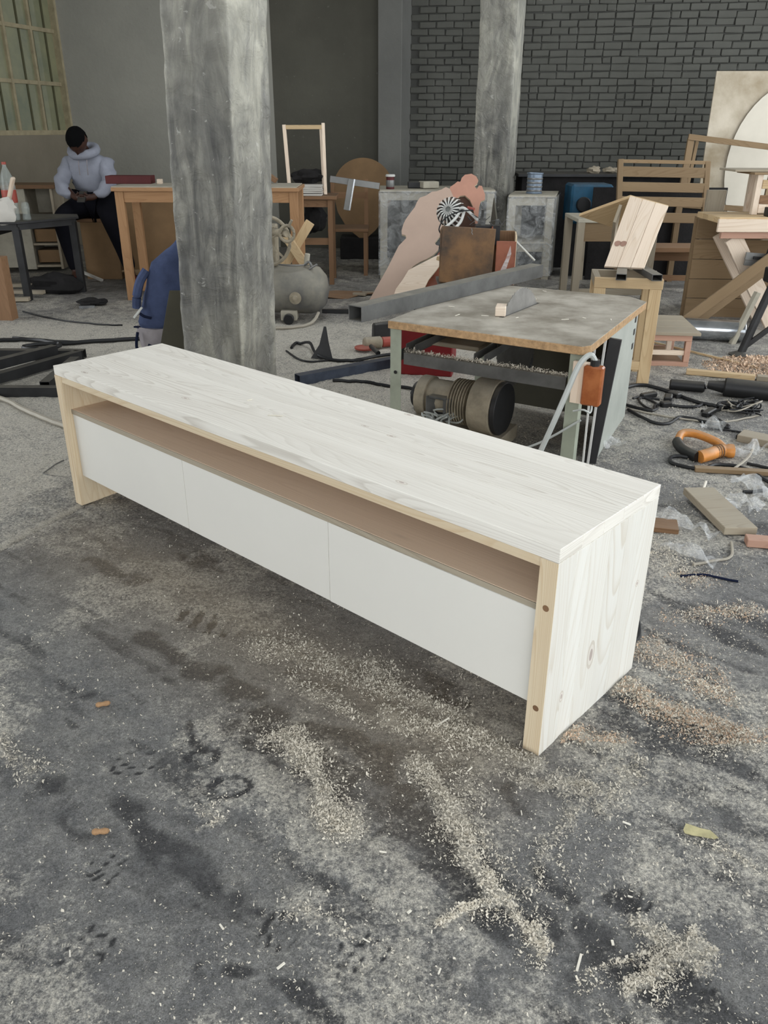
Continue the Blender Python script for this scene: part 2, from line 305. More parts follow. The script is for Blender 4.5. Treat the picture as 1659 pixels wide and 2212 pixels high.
class MB:
    def __init__(s): s.bm = bmesh.new(); s.uv = s.bm.loops.layers.uv.new('UVMap')
    def _uv(s, faces, F, long=0):
        r1, r2 = random.uniform(0, 40), random.uniform(0, 40); Ft = F.transposed()
        for f in faces:
            nl = Ft @ f.normal; ax = max(range(3), key=lambda i: abs(nl[i]))
            rest = [i for i in range(3) if i != ax]
            if long in rest: a, b = long, [i for i in rest if i != long][0]
            else: a, b = rest
            for lp in f.loops:
                q = Ft @ lp.vert.co; lp[s.uv].uv = (q[a]+r1, q[b]+r2+ax*3.3)
    def box(s, c, size, F=None, long=None, taper=None):
        F = F or Matrix.Identity(3); c = Vector(c)
        vs = []
        for k in (-1, 1):
            for j in (-1, 1):
                for i in (-1, 1):
                    q = Vector((i*size[0]/2, j*size[1]/2, k*size[2]/2))
                    if taper and k > 0: q.x *= taper; q.y *= taper
                    vs.append(s.bm.verts.new(c + F @ q))
        fs = [s.bm.faces.new([vs[i] for i in q]) for q in ((0, 2, 3, 1), (4, 5, 7, 6), (0, 1, 5, 4), (2, 6, 7, 3), (0, 4, 6, 2), (1, 3, 7, 5))]
        for f in fs: f.normal_update()
        if long is None: long = max(range(3), key=lambda i: size[i])
        s._uv(fs, F, long); return s
    def bx(s, x0, x1, y0, y1, z0, z1):
        return s.box(((x0+x1)/2, (y0+y1)/2, (z0+z1)/2), (abs(x1-x0), abs(y1-y0), abs(z1-z0)))
    def bar(s, a, b, w, t, up=(0, 0, 1)):
        a, b = Vector(a), Vector(b); F = frame_from(b-a, up)
        return s.box((a+b)/2, ((b-a).length, w, t), F, 0)
    def cyl(s, a, b, r0, r1=None, n=16, caps=True):
        r1 = r0 if r1 is None else r1
        a, b = Vector(a), Vector(b); F = frame_from(b-a); L = (b-a).length; rings = []
        for t, r in ((0, r0), (1, r1)):
            rings.append([s.bm.verts.new(a + F @ Vector((L*t, r*math.cos(2*math.pi*i/n), r*math.sin(2*math.pi*i/n)))) for i in range(n)])
        fs = [s.bm.faces.new((rings[0][i], rings[0][(i+1) % n], rings[1][(i+1) % n], rings[1][i])) for i in range(n)]
        if caps: fs += [s.bm.faces.new(rings[0][::-1]), s.bm.faces.new(rings[1])]
        for f in fs: f.normal_update()
        s._uv(fs, F, 0); return s
    def lathe(s, base, prof, n=20, axis=(0, 0, 1)):
        F = frame_from(axis); base = Vector(base); rings = []
        for (r, h) in prof:
            rings.append([s.bm.verts.new(base + F @ Vector((h, r*math.cos(2*math.pi*i/n), r*math.sin(2*math.pi*i/n)))) for i in range(n)])
        fs = []
        for k in range(len(rings)-1):
            fs += [s.bm.faces.new((rings[k][i], rings[k][(i+1) % n], rings[k+1][(i+1) % n], rings[k+1][i])) for i in range(n)]
        if prof[0][0] > 1e-4: fs.append(s.bm.faces.new(rings[0][::-1]))
        if prof[-1][0] > 1e-4: fs.append(s.bm.faces.new(rings[-1]))
        for f in fs: f.normal_update()
        s._uv(fs, F, 0); return s
    def tube(s, pts, r, n=8, closed=False):
        P = [Vector(p) for p in pts]; rings = []
        for i, p in enumerate(P):
            d = (P[(i+1) % len(P)] - P[i-1]) if closed else (P[min(i+1, len(P)-1)] - P[max(i-1, 0)])
            F = frame_from(d); rr = r[i] if isinstance(r, (list, tuple)) else r
            rings.append([s.bm.verts.new(p + F @ Vector((0, rr*math.cos(2*math.pi*k/n), rr*math.sin(2*math.pi*k/n)))) for k in range(n)])
        m = len(rings) if closed else len(rings)-1; fs = []
        for i in range(m):
            A, B = rings[i], rings[(i+1) % len(rings)]
            fs += [s.bm.faces.new((A[k], A[(k+1) % n], B[(k+1) % n], B[k])) for k in range(n)]
        if not closed: fs += [s.bm.faces.new(rings[0][::-1]), s.bm.faces.new(rings[-1])]
        for f in fs: f.normal_update()
        s._uv(fs, Matrix.Identity(3), 0); return s
    def prism(s, pts2, o, u, v, th):
        """outline pts2 in the plane o + a*u + b*v, extruded along u x v by th"""
        o, u, v = Vector(o), Vector(u).normalized(), Vector(v).normalized(); nn = u.cross(v).normalized()
        A = [s.bm.verts.new(o+u*a+v*b) for a, b in pts2]; B = [s.bm.verts.new(o+u*a+v*b+nn*th) for a, b in pts2]
        fs = [s.bm.faces.new(A[::-1]), s.bm.faces.new(B)]
        k = len(A); fs += [s.bm.faces.new((A[i], A[(i+1) % k], B[(i+1) % k], B[i])) for i in range(k)]
        for f in fs: f.normal_update()
        s._uv(fs, Matrix((u, v, nn)).transposed(), 0); return s
    def prof(s, a, b, sec, up=(0, 0, 1)):
        """open section polyline [(y,z)...] closed loop swept from a to b"""
        a, b = Vector(a), Vector(b); F = frame_from(b-a, up); k = len(sec)
        A = [s.bm.verts.new(a + F @ Vector((0, y, z))) for y, z in sec]; B = [s.bm.verts.new(b + F @ Vector((0, y, z))) for y, z in sec]
        fs = [s.bm.faces.new((A[i], A[(i+1) % k], B[(i+1) % k], B[i])) for i in range(k)]
        for f in fs: f.normal_update()
        s._uv(fs, F, 0); return (A, B)
    def hollow(s, a, b, w, h, t=0.004, up=(0, 0, 1)):
        """rectangular hollow section with open ends"""
        o_ = [(-w/2, -h/2), (w/2, -h/2), (w/2, h/2), (-w/2, h/2)]; i_ = [(y*(1-2*t/w), z*(1-2*t/h)) for y, z in o_]
        A, B = s.prof(a, b, o_, up); C_, D_ = s.prof(a, b, i_[::-1], up); C_ = C_[::-1]; D_ = D_[::-1]
        for k in range(4):
            q = (k+1) % 4
            s.bm.faces.new((A[q], A[k], C_[k], C_[q])); s.bm.faces.new((B[k], B[q], D_[q], D_[k]))
        return s
    def sph(s, c, r, sc=(1, 1, 1), F=None, n=12):
        F = (F or Matrix.Identity(3)).to_4x4(); S = Matrix.Diagonal((*[r*k for k in sc], 1))
        res = bmesh.ops.create_uvsphere(s.bm, u_segments=n, v_segments=max(6, n*2//3), radius=1, matrix=Matrix.Translation(Vector(c)) @ F @ S)
        return s
    def build(s, name, mat, parent=None, at=None, bevel=0.0, smooth=False, seg=1, jit=0.0, fixn=True):
        bm = s.bm
        if fixn: bmesh.ops.recalc_face_normals(bm, faces=bm.faces)
        if bevel > 0:
            es = [e for e in bm.edges if len(e.link_faces) == 2 and e.calc_face_angle(0) > 0.6]
            bmesh.ops.bevel(bm, geom=es, offset=bevel, segments=seg, affect='EDGES', clamp_overlap=True)
        if parent is None and at is None:
            lo = Vector([min(v.co[i] for v in bm.verts) for i in range(3)]); hi = Vector([max(v.co[i] for v in bm.verts) for i in range(3)])
            at = ((lo.x+hi.x)/2, (lo.y+hi.y)/2, lo.z)
        off = OFF[parent] if parent is not None else Vector(at)
        if jit:
            for v in bm.verts: v.co += noise.noise_vector(v.co*7)*jit
        bmesh.ops.translate(bm, verts=bm.verts, vec=-off)
        me = bpy.data.meshes.new(name); bm.to_mesh(me); bm.free(); me.materials.append(M[mat] if isinstance(mat, str) else mat)
        if smooth:
            for pz in me.polygons: pz.use_smooth = True
            try: me.set_sharp_from_angle(angle=0.7)
            except Exception: pass
        o = bpy.data.objects.new(name, me); link(o, parent, at); return o
def smoothpts(pts, k=6):
    P = [Vector(p) for p in pts]; out = []
    for i in range(len(P)-1):
        p0, p1, p2, p3 = P[max(i-1, 0)], P[i], P[i+1], P[min(i+2, len(P)-1)]
        for j in range(k):
            t = j/k; out.append(0.5*((2*p1)+(p2-p0)*t+(2*p0-5*p1+4*p2-p3)*t*t+(3*p1-p0-3*p2+p3)*t**3))
    out.append(P[-1]); return out
def offs(f, *a): return Vector(f) + Vector(a)

# ================================================================== SETTING
# ---- floor: one mesh with real relief; 'dust' attribute holds stains and piles that have a shape of their own, plus painted far shade
def axis(segs):
    out = []
    for a, b, st in segs: out += list(np.arange(a, b, st))
    out.append(segs[-1][1]); return np.array(out)
gx = axis([(-9.0, -3.4, 0.2), (-3.4, -1.7, 0.03), (-1.7, 1.9, 0.0095), (1.9, 3.6, 0.03), (3.6, 5.2, 0.12)])
gy = axis([(-3.3, 0.7, 0.12), (0.7, 3.0, 0.0095), (3.0, 5.4, 0.022), (5.4, 11.6, 0.08)])
X, Y = np.meshgrid(gx, gy); ny, nx = X.shape
def vnoise(x, y, sc, seed, octv=4):
    r = np.random.RandomState(seed); tot = np.zeros_like(x); amp = 1; s_ = 0
    for o_ in range(octv):
        T = r.rand(256, 256); fx = x*sc+1000; fy = y*sc+1000; ix = np.floor(fx).astype(int); iy = np.floor(fy).astype(int)
        u = fx-ix; v = fy-iy; u = u*u*(3-2*u); v = v*v*(3-2*v)
        g_ = lambda a, b: T[a % 256, b % 256]
        tot += amp*((g_(ix, iy)*(1-u)+g_(ix+1, iy)*u)*(1-v)+(g_(ix, iy+1)*(1-u)+g_(ix+1, iy+1)*u)*v); s_ += amp; amp *= 0.55; sc *= 2.03
    return tot/s_
def seg_field(x, y, ax, ay, bx, by, wd, soft=0.6):
    dx, dy = bx-ax, by-ay; L2 = dx*dx+dy*dy+1e-9; t = np.clip(((x-ax)*dx+(y-ay)*dy)/L2, 0, 1)
    d = np.hypot(x-ax-t*dx, y-ay-t*dy); return np.clip((wd-d)/(wd*soft), 0, 1)
wx = X + (vnoise(X, Y, 9, 3)-0.5)*0.11; wy = Y + (vnoise(X, Y, 9, 4)-0.5)*0.11
SMEARS = [(-0.669, 1.989, -0.28, 1.66, 0.0517, 0.95), (-1.028, 2.461, -0.804, 2.336, 0.0506, 0.75), (-0.882, 1.781, -0.77, 1.761, 0.0297, 0.7), (-0.494, 1.632, -0.404, 1.539, 0.022, 0.9), (-0.203, 1.599, 0.002, 1.501, 0.0484, 0.85), (-0.03, 1.501, 0.168, 1.16, 0.055, 0.9), (0.002, 1.533, 0.182, 1.427, 0.0418, 0.5), (0.339, 1.189, 0.391, 1.129, 0.0308, 0.8), (0.466, 1.123, 0.508, 1.098, 0.0297, 0.9), (-0.322, 0.953, -0.22, 0.98, 0.022, 0.85), (-0.218, 0.962, -0.082, 0.87, 0.0264, 0.9), (-0.471, 1.215, -0.347, 1.035, 0.0539, 0.5), (-1.232, 2.579, -1.121, 2.412, 0.0528, 0.5), (0.319, 1.503, 0.49, 1.637, 0.0374, 0.4), (0.566, 1.568, 0.479, 1.637, 0.0286, 0.6), (-0.897, 1.482, -0.775, 1.339, 0.0341, 0.5), (-0.761, 1.408, -0.7, 1.326, 0.0396, 0.7), (0.003, 1.277, 0.131, 1.303, 0.033, 0.7), (-0.113, 1.868, 0.087, 1.746, 0.0275, 0.6), (-0.275, 1.825, -0.132, 1.745, 0.0275, 0.6), (-0.309, 1.328, -0.165, 1.095, 0.0473, 0.35), (0.264, 1.413, 0.304, 1.33, 0.0275, 0.7), (0.108, 0.946, 0.183, 0.897, 0.0308, 0.5), (0.833, 1.789, 0.848, 1.693, 0.0396, 0.5), (0.6, 1.414, 0.727, 1.306, 0.0506, 0.45), (-0.354, 2.385, -0.189, 2.237, 0.033, 0.4), (-0.706, 1.034, -0.596, 0.927, 0.0275, 0.55), (0.293, 1.636, 0.028, 1.912, 0.0209, 0.5), (0.674, 1.162, 0.721, 1.098, 0.0341, 0.5), (-0.142, 1.533, 0.035, 1.471, 0.0308, 0.6)]
PILES = [(-0.356, 1.955, 0.014, 1.785, 0.0638, 0.5), (-0.257, 1.565, -0.065, 1.265, 0.0462, 0.85), (0.083, 1.471, 0.193, 1.229, 0.033, 1), (0.193, 1.229, 0.225, 1.107, 0.0352, 1), (0.225, 1.107, 0.282, 1.018, 0.0242, 0.9), (0.025, 1.635, 0.341, 1.503, 0.044, 0.8), (-0.062, 1.868, 0.2, 1.635, 0.0539, 0.6), (0.468, 1.585, 0.55, 1.552, 0.0374, 0.7), (0.629, 1.768, 0.871, 1.57, 0.0517, 0.75), (0.759, 1.961, 0.893, 1.75, 0.0627, 0.5), (0.428, 0.905, 0.576, 1.038, 0.0231, 0.8), (0.514, 1.057, 0.557, 0.983, 0.0286, 0.7), (0.107, 1.066, 0.206, 1.096, 0.0187, 0.8), (-0.394, 1.301, -0.349, 1.327, 0.0165, 0.7), (0.289, 1.442, 0.453, 1.413, 0.0297, 0.55), (0.471, 1.357, 0.617, 1.473, 0.0286, 0.5), (0.642, 1.231, 0.757, 1.185, 0.0264, 0.4), (0.365, 0.973, 0.505, 1, 0.0165, 0.6), (0.91, 2.782, 1.029, 2.362, 0.0803, 0.35), (0.99, 3.396, 1.375, 3.697, 0.0715, 0.4), (0.864, 4.194, 0.607, 3.756, 0.0649, 0.5), (0.872, 2.108, 1.164, 2.136, 0.0473, 0.4), (0.432, 1.413, 0.292, 1.076, 0.0209, 0.35), (-0.197, 1.065, -0.075, 1.046, 0.0143, 0.35), (-0.931, 1.562, -0.814, 1.437, 0.0308, 0.4), (-0.233, 1.784, -0.056, 1.634, 0.033, 0.5)]
def fieldsum(L, x, y):
    f = np.zeros_like(x)
    for (ax, ay, bx, by, wd, st) in L: f = np.maximum(f, st*seg_field(x, y, ax, ay, bx, by, wd*1.3, 0.75))
    return f
def pile_at(x, y): return fieldsum(PILES, x, y)
Rr = fieldsum(SMEARS, wx, wy)
al = X*0.76-Y*0.65; ac = X*0.65+Y*0.76; streak = vnoise(al*0.55, ac*2.0, 3.4, 9, 5); Rr = np.maximum(Rr, np.clip((streak-0.575)*6.0, 0, 0.7))
streak2 = vnoise(al*0.5+9, ac*3.0, 6.0, 12, 4); Rr = np.maximum(Rr, np.clip((streak2-0.60)*6.0, 0, 0.6))
Rr *= np.clip((vnoise(X, Y, 20, 5, 4)-0.15)*3.2, 0.35, 1)
Gg = fieldsum(PILES, wx, wy)
Gg = np.maximum(Gg, np.clip((vnoise(X, Y, 2.6, 11, 6)-0.43)*3.2, 0, 0.46)); Gg *= 1-0.75*np.clip(Rr, 0, 1)*(Gg < 0.75)
dyy = ((X+1.217)*0.672+(Y-2.947)*0.741); dll = ((X+1.217)*0.741-(Y-2.947)*0.672)     # metres behind / along the console's front
Bb = np.clip(1-np.abs(dyy+0.10)/0.45, 0, 1)*np.clip((dll+0.1)*3, 0, 1)*np.clip((2.3-dll)*3, 0, 1)*0.75
Bb = np.maximum(Bb, np.clip((Y-4.4)*0.5, 0, 0.22))
# pale dust film beyond the slab joint; its far fade paints in floor shadow
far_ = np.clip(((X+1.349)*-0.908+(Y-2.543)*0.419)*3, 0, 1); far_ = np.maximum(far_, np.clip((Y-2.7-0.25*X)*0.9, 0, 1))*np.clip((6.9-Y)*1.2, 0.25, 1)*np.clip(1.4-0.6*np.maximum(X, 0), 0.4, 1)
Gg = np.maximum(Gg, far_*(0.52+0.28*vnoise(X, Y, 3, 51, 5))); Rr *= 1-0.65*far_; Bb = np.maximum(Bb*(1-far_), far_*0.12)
# shoe prints: lugs pressed into the dust
PRINTS = [(-0.342, 1.407, 0, 0.055, 0.0425, 2), (-0.293, 1.565, 1.2, 0.056, 0.05125, 0), (-0.525, 2.075, -0.5, 0.132, 0.055, 0), (-0.552, 1.18, 0.3, 0.044, 0.04125, 1), (-0.539, 1.006, 0.5, 0.063, 0.0625, 1), (-0.184, 1.043, -0.5, 0.048, 0.04875, 0), (-0.424, 1.5, 0.6, 0.049, 0.04125, 2), (0.49, 1.113, 0.2, 0.04, 0.03375, 0), (-0.572, 1.483, 0.2, 0.076, 0.04625, 1), (0.545, 0.947, 0.9, 0.048, 0.04, 1), (-0.031, 0.999, 0.4, 0.058, 0.0475, 1), (0.183, 1.727, -0.4, 0.073, 0.0375, 0)]
Z = (vnoise(X, Y, 1.1, 21, 3)-0.5)*0.008 + (vnoise(X, Y, 9, 22, 5)-0.5)*0.006 + (vnoise(X, Y, 45, 25, 3)-0.5)*0.0035
Z += Gg*0.010*vnoise(X, Y, 38, 23, 3)*1.6 + np.clip(Gg-0.4, 0, 1)*0.005 - Rr*0.0022
for (px_, py_, ang, ln, wdt, kind_) in PRINTS:
    ca, sa = math.cos(ang), math.sin(ang); a = ((X-px_)*ca+(Y-py_)*sa)/ln; b = (-(X-px_)*sa+(Y-py_)*ca)/wdt
    rr = np.sqrt(a*a+b*b*(1+0.35*np.clip(a, -1.5, 1.5))); ins = np.clip((1-rr)*6, 0, 1); rim = np.exp(-((rr-1.05)/0.09)**2)
    if kind_ == 0: pat = (np.sin(a*15+b*2.0) > 0.1)*(np.abs(b) < 0.8)
    elif kind_ == 1: pat = ((np.sin(a*13+b*7) > 0.25) & (np.sin(a*8-b*11) > -0.1))*1.0
    else: pat = (rr > 0.55)*0.9+0.1
    brk = np.clip((vnoise(X, Y, 26, 41, 3)-0.3)*4, 0, 1); Rr = np.maximum(Rr, ins*pat*brk*1.0); Gg = np.maximum(Gg*(1-0.8*ins*pat), rim*0.3*brk); Z += rim*0.0025*brk - ins*pat*0.003
# slab joint running off to the left of the console
jd = seg_field(X, Y, -3.2, -1.47, -0.98, 3.34, 0.022, 0.8); Z -= jd*0.006; Z += np.where(((X+1.349)*0.908-(Y-2.543)*0.419) > 0.0, 0.004, 0)*1.0
Gg = np.maximum(Gg, seg_field(X, Y, -3.22, -1.46, -1.17, 2.98, 0.035, 0.9)*0.95); Rr = np.maximum(Rr, jd*0.9)
verts = np.stack([X, Y, Z], -1).reshape(-1, 3)
idx = np.arange(ny*nx).reshape(ny, nx); quads = np.stack([idx[:-1, :-1], idx[:-1, 1:], idx[1:, 1:], idx[1:, :-1]], -1).reshape(-1, 4)
me = bpy.data.meshes.new('floor'); me.vertices.add(len(verts)); me.vertices.foreach_set('co', verts.ravel().astype(np.float32))
me.loops.add(quads.size); me.loops.foreach_set('vertex_index', quads.ravel().astype(np.int32))
me.polygons.add(len(quads)); me.polygons.foreach_set('loop_start', (np.arange(len(quads))*4).astype(np.int32)); me.polygons.foreach_set('loop_total', np.full(len(quads), 4, np.int32))
me.update(calc_edges=True)
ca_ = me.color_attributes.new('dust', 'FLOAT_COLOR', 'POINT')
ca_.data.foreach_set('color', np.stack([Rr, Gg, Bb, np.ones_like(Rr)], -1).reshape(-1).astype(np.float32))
me.polygons.foreach_set('use_smooth', np.ones(len(quads), bool)); me.materials.append(M['floor'])
floor = bpy.data.objects.new('floor', me); COL.objects.link(floor); OFF[floor] = Vector((0, 0, 0)); tag(floor, 'grey concrete workshop floor covered in dust, smears and shoe prints', None, kind='structure')
def floor_z(x, y):
    i = min(max(np.searchsorted(gx, x)-1, 0), nx-2); j = min(max(np.searchsorted(gy, y)-1, 0), ny-2); return float(max(Z[j, i], Z[j+1, i+1]))

# ---- walls
WD = Vector((0.9929, -0.1191, 0)); WN = Vector((-0.1191, -0.9929, 0))           # back wall direction / towards the room
FW = Matrix((WD, -WN, Vector((0, 0, 1)))).transposed()
BP = Vector((0.30, 10.45, 0))
HT = 4.3
wallb = MB(); c0 = BP + WD*2.35 - WN*0.11; wallb.box((c0.x, c0.y, HT/2), (5.1, 0.2, HT), FW)
wallb = wallb.build('wall_back', 'mortar', at=(BP.x, BP.y, 0)); tag(wallb, 'back wall of charcoal painted brick behind the workbenches', None, kind='structure')
def brick_mesh(L, seed):
    r = random.Random(seed); b = MB(); b.box((0, 0, 0), (L, 0.05, 0.0625)); bm = b.bm
    bmesh.ops.bevel(bm, geom=list(bm.edges), offset=0.007, segments=1, affect='EDGES')
    for v in bm.verts: v.co += Vector((r.uniform(-1, 1)*0.005, r.uniform(-1, 1)*0.003, r.uniform(-1, 1)*0.004))
    me = bpy.data.meshes.new('brick'); bm.to_mesh(me); bm.free(); me.materials.append(M['brick']); return me
BM = [brick_mesh(0.182, k) for k in range(8)]; BH = [brick_mesh(0.088, 50+k) for k in range(4)]
bricks = []
for row in range(0, 60):
    z = 0.045 + row*0.0705; u = -0.02 - (0.1 if row % 2 else 0)
    while u < 4.7:
        hd = random.random() < 0.10; L = 0.097 if hd else 0.191
        uc = u + L/2; p_ = BP + WD*uc + WN*(random.uniform(-0.006, 0.004)-0.012); me_ = random.choice(BH if hd else BM)
        if uc > 0.03: bricks.append((uc, z+random.uniform(-.003, .003), p_, me_))
        u += L
vis = [b for b in bricks if 0.98 < b[1] < 2.75 and b[0] < 3.75]
vis.sort(key=lambda b: -(b[0]*0.12 - abs(b[1]-1.9)*0.35) ); pick = set(id(b) for b in vis[:300])
rest = bmesh.new()
for b in bricks:
    if id(b) in pick:
        o = bpy.data.objects.new('brick', b[3]); COL.objects.link(o); o.parent = wallb; OFF[o] = OFF[wallb]
        o.location = Vector((b[2].x, b[2].y, b[1])) - OFF[wallb]; o.rotation_euler = (0, 0, math.atan2(WD.y, WD.x) + (math.pi if random.random() < .5 else 0))
    else:
        tmp = bmesh.new(); tmp.from_mesh(b[3]); T = Matrix.Translation(Vector((b[2].x, b[2].y, b[1])) - OFF[wallb]) @ FW.to_4x4()
        bmesh.ops.transform(tmp, matrix=T, verts=tmp.verts); mm = bpy.data.meshes.new('t'); tmp.to_mesh(mm); tmp.free(); rest.from_mesh(mm); bpy.data.meshes.remove(mm)
mm = bpy.data.meshes.new('brickwork'); rest.to_mesh(mm); rest.free(); mm.materials.append(M['brick'])
o = bpy.data.objects.new('brickwork', mm); COL.objects.link(o); o.parent = wallb; OFF[o] = OFF[wallb]; o['kind'] = 'stuff'
def wallseg(name, mat, u0, u1, dep, label, lift=0.0):
    m_ = MB(); c = BP + WD*((u0+u1)/2) + WN*(dep-0.11); m_.box((c.x, c.y, HT/2), (u1-u0, 0.22, HT), FW)
    o = m_.build(name, mat); return tag(o, label, None, kind='structure')
wallseg('wall_back', 'walldark', -1.62, -0.19, 0.03, 'dark plaster part of the back wall beside the pilaster')
wallseg('wall_back', 'wallgrey', -4.35, -1.6, 0.035, 'smooth grey plaster part of the back wall behind the seated man')
p_ = MB(); c = BP + WD*(-0.17) + WN*0.1; p_.box((c.x, c.y, HT/2), (0.27, 0.5, HT), FW.to_3x3() @ Matrix.Rotation(-0.17, 3, 'Z')); tag(p_.build('trim_1', 'pilaster', bevel=0.006), 'grey painted pilaster where plaster meets brick', None, kind='structure')
# left wall with the window
LC = Vector((-3.76, 10.94, 0)); LD = Vector((-0.2873, -0.9578, 0)); LN = Vector((0.9578, -0.2873, 0)); FL = Matrix((LD, LN, Vector((0, 0, 1)))).transposed()
def lbox(mb, t0, t1, d0, d1, z0, z1):
    c = LC + LD*((t0+t1)/2) + LN*((d0+d1)/2); mb.box((c.x, c.y, (z0+z1)/2), (t1-t0, d1-d0, z1-z0), FL)
m_ = MB(); lbox(m_, -0.3, 4.5, -0.25, 0, 0, 1.26); lbox(m_, -0.3, 0.03, -0.25, 0, 1.26, HT); lbox(m_, 2.7, 4.5, -0.25, 0, 1.26, HT); lbox(m_, 10.8, 15.2, -0.25, 0, 0, HT); lbox(m_, 4.5, 10.8, -0.25, 0, 3.3, HT); lbox(m_, 0.03, 2.7, -0.25, 0, 3.0, HT)
tag(m_.build('wall_left', 'wallbrown'), 'brown grey plaster wall below and around the old window', None, kind='structure')
win = thing('window_1', 'old grubby multi-pane window in the left wall', None, LC + LD*1.35 + Vector((0, 0, 1.26)), kind='structure')
m_ = MB(); lbox(m_, 0.03, 2.7, -0.10, -0.04, 1.26, 1.31); m_.build('window_sill', 'winframe', win)
m_ = MB(); lbox(m_, 0.03, 0.075, -0.10, 0.01, 1.26, 3.0); lbox(m_, 2.66, 2.7, -0.10, 0.01, 1.26, 3.0); lbox(m_, 0.03, 2.7, -0.1, 0.0, 2.96, 3.0); m_.build('window_frame', 'winframe', win)
for t in (0.48, 0.92, 1.36, 1.80, 2.24):
    m_ = MB(); lbox(m_, t-0.018, t+0.018, -0.09, -0.035, 1.31, 2.96); m_.build('glazing_bar', 'winframe', win)
for z in (1.80, 2.34):
    m_ = MB(); lbox(m_, 0.075, 2.66, -0.085, -0.04, z-0.02, z+0.02); m_.build('glazing_bar', 'winframe', win)
ts = [0.075, 0.48, 0.92, 1.36, 1.80, 2.24, 2.66]; zs = [1.31, 1.80, 2.34, 2.96]
for i in range(6):
    for j in range(3):
        m_ = MB(); lbox(m_, ts[i]-0.005, ts[i+1]+0.005, -0.072, -0.068, zs[j]-0.005, zs[j+1]+0.005); m_.build('pane', 'pane', win)
m_ = MB()
for k in range(11): lbox(m_, 0.20+k*0.225, 0.225+k*0.225, -0.066, -0.055, 1.31, 2.96)
m_.build('corrugation_standin_strips', 'winstripe', win)  # added strips standing in for corrugated sheet beyond the glass
# rest of the shell, outside the frame: right wall with an open bay, front wall with the big doorway, ceiling
m_ = MB(); m_.bx(5.0, 5.2, 8.9, 11, 0, HT); m_.bx(5.0, 5.2, -3.3, -0.5, 0, HT); m_.bx(5.0, 5.2, -0.5, 8.9, 3.8, HT); m_.bx(5.0, 5.2, -0.5, 8.9, 0, 0.4)
tag(m_.build('wall_right', 'outer'), 'right wall with an open bay letting daylight in', None, kind='structure')
m_ = MB(); m_.bx(-8.5, -2.4, -3.4, -3.2, 0, HT); m_.bx(4.2, 5.2, -3.4, -3.2, 0, HT); m_.bx(-2.4, 4.2, -3.4, -3.2, 3.8, HT)
tag(m_.build('wall_front', 'outer'), 'front wall with the wide workshop doorway', None, kind='structure')
m_ = MB(); m_.bx(-8.6, -0.35, -3.4, 4.9, HT, HT+0.15); m_.bx(0.75, 5.2, -3.4, 4.9, HT, HT+0.15); m_.bx(-8.6, -1.4, 4.9, 11.6, HT, HT+0.15); m_.bx(1.0, 5.2, 4.9, 11.6, HT, HT+0.15); m_.bx(-0.35, 0.75, -3.4, 0.0, HT, HT+0.15); m_.bx(-0.35, 0.75, 4.4, 4.9, HT, HT+0.15); m_.bx(-1.4, 1.0, 6.7, 11.6, HT, HT+0.15); tag(m_.build('ceiling', 'ceilingm'), 'plain grey workshop ceiling', None, kind='structure')  # gaps left for the two added roof openings

# ---- concrete columns
def column(name, Mx, My, wdt, dep, label, lean=0.0, top=HT, rough=1.0):
    e1 = Vector((0.9563, -0.2924, 0)); e2 = Vector((0.2924, 0.9563, 0)); F = Matrix((e1, e2, Vector((0, 0, 1)))).transposed()
    c = Vector((Mx, My, 0)) - e1*wdt/2 + e2*dep/2; bm = bmesh.new(); na, nb, nz_ = 14, 18, 150; prev = None; per = []
    for i in range(na): per.append((-0.5+i/na, -0.5))
    for i in range(nb): per.append((0.5, -0.5+i/nb))
    for i in range(na): per.append((0.5-i/na, 0.5))
    for i in range(nb): per.append((-0.5, 0.5-i/nb))
    for k in range(nz_+1):
        z = top*k/nz_; ring = []
        for (a, b) in per:
            q = Vector((a*wdt, b*dep, 0)); corner = (abs(abs(a)-0.5) < 0.04)*(abs(abs(b)-0.5) < 0.04)
            q *= (0.975 if corner else 1.0)
            P = c + F @ q + Vector((lean*(z-1.0), 0, z)); nn = noise.noise(P*3.0)*0.010 + noise.noise(P*11)*0.006 + noise.noise(P*30)*0.0025
            out = (F @ Vector((a*dep, b*wdt, 0))).normalized(); ring.append(bm.verts.new(P + out*nn*rough))
        if prev:
            for i in range(len(per)): bm.faces.new((prev[i], prev[(i+1) % len(per)], ring[(i+1) % len(per)], ring[i]))
        prev = ring
    bm.faces.new(prev)
    bmesh.ops.translate(bm, verts=bm.verts, vec=(-c.x, -c.y, 0)); me = bpy.data.meshes.new(name); bm.to_mesh(me); bm.free(); me.materials.append(M['column'])
    for p in me.polygons: p.use_smooth = True
    o = bpy.data.objects.new(name, me); link(o, None, (c.x, c.y, 0)); return tag(o, label, None, kind='structure')
column('trim_2', -0.728, 4.2, 0.335, 0.46, 'large rough smudged concrete column right behind the long console', lean=0.03)
column('trim_3', 1.19, 8.6, 0.345, 0.5, 'grey concrete column near the brick wall behind the wrapped racks', lean=0.0, rough=0.6)

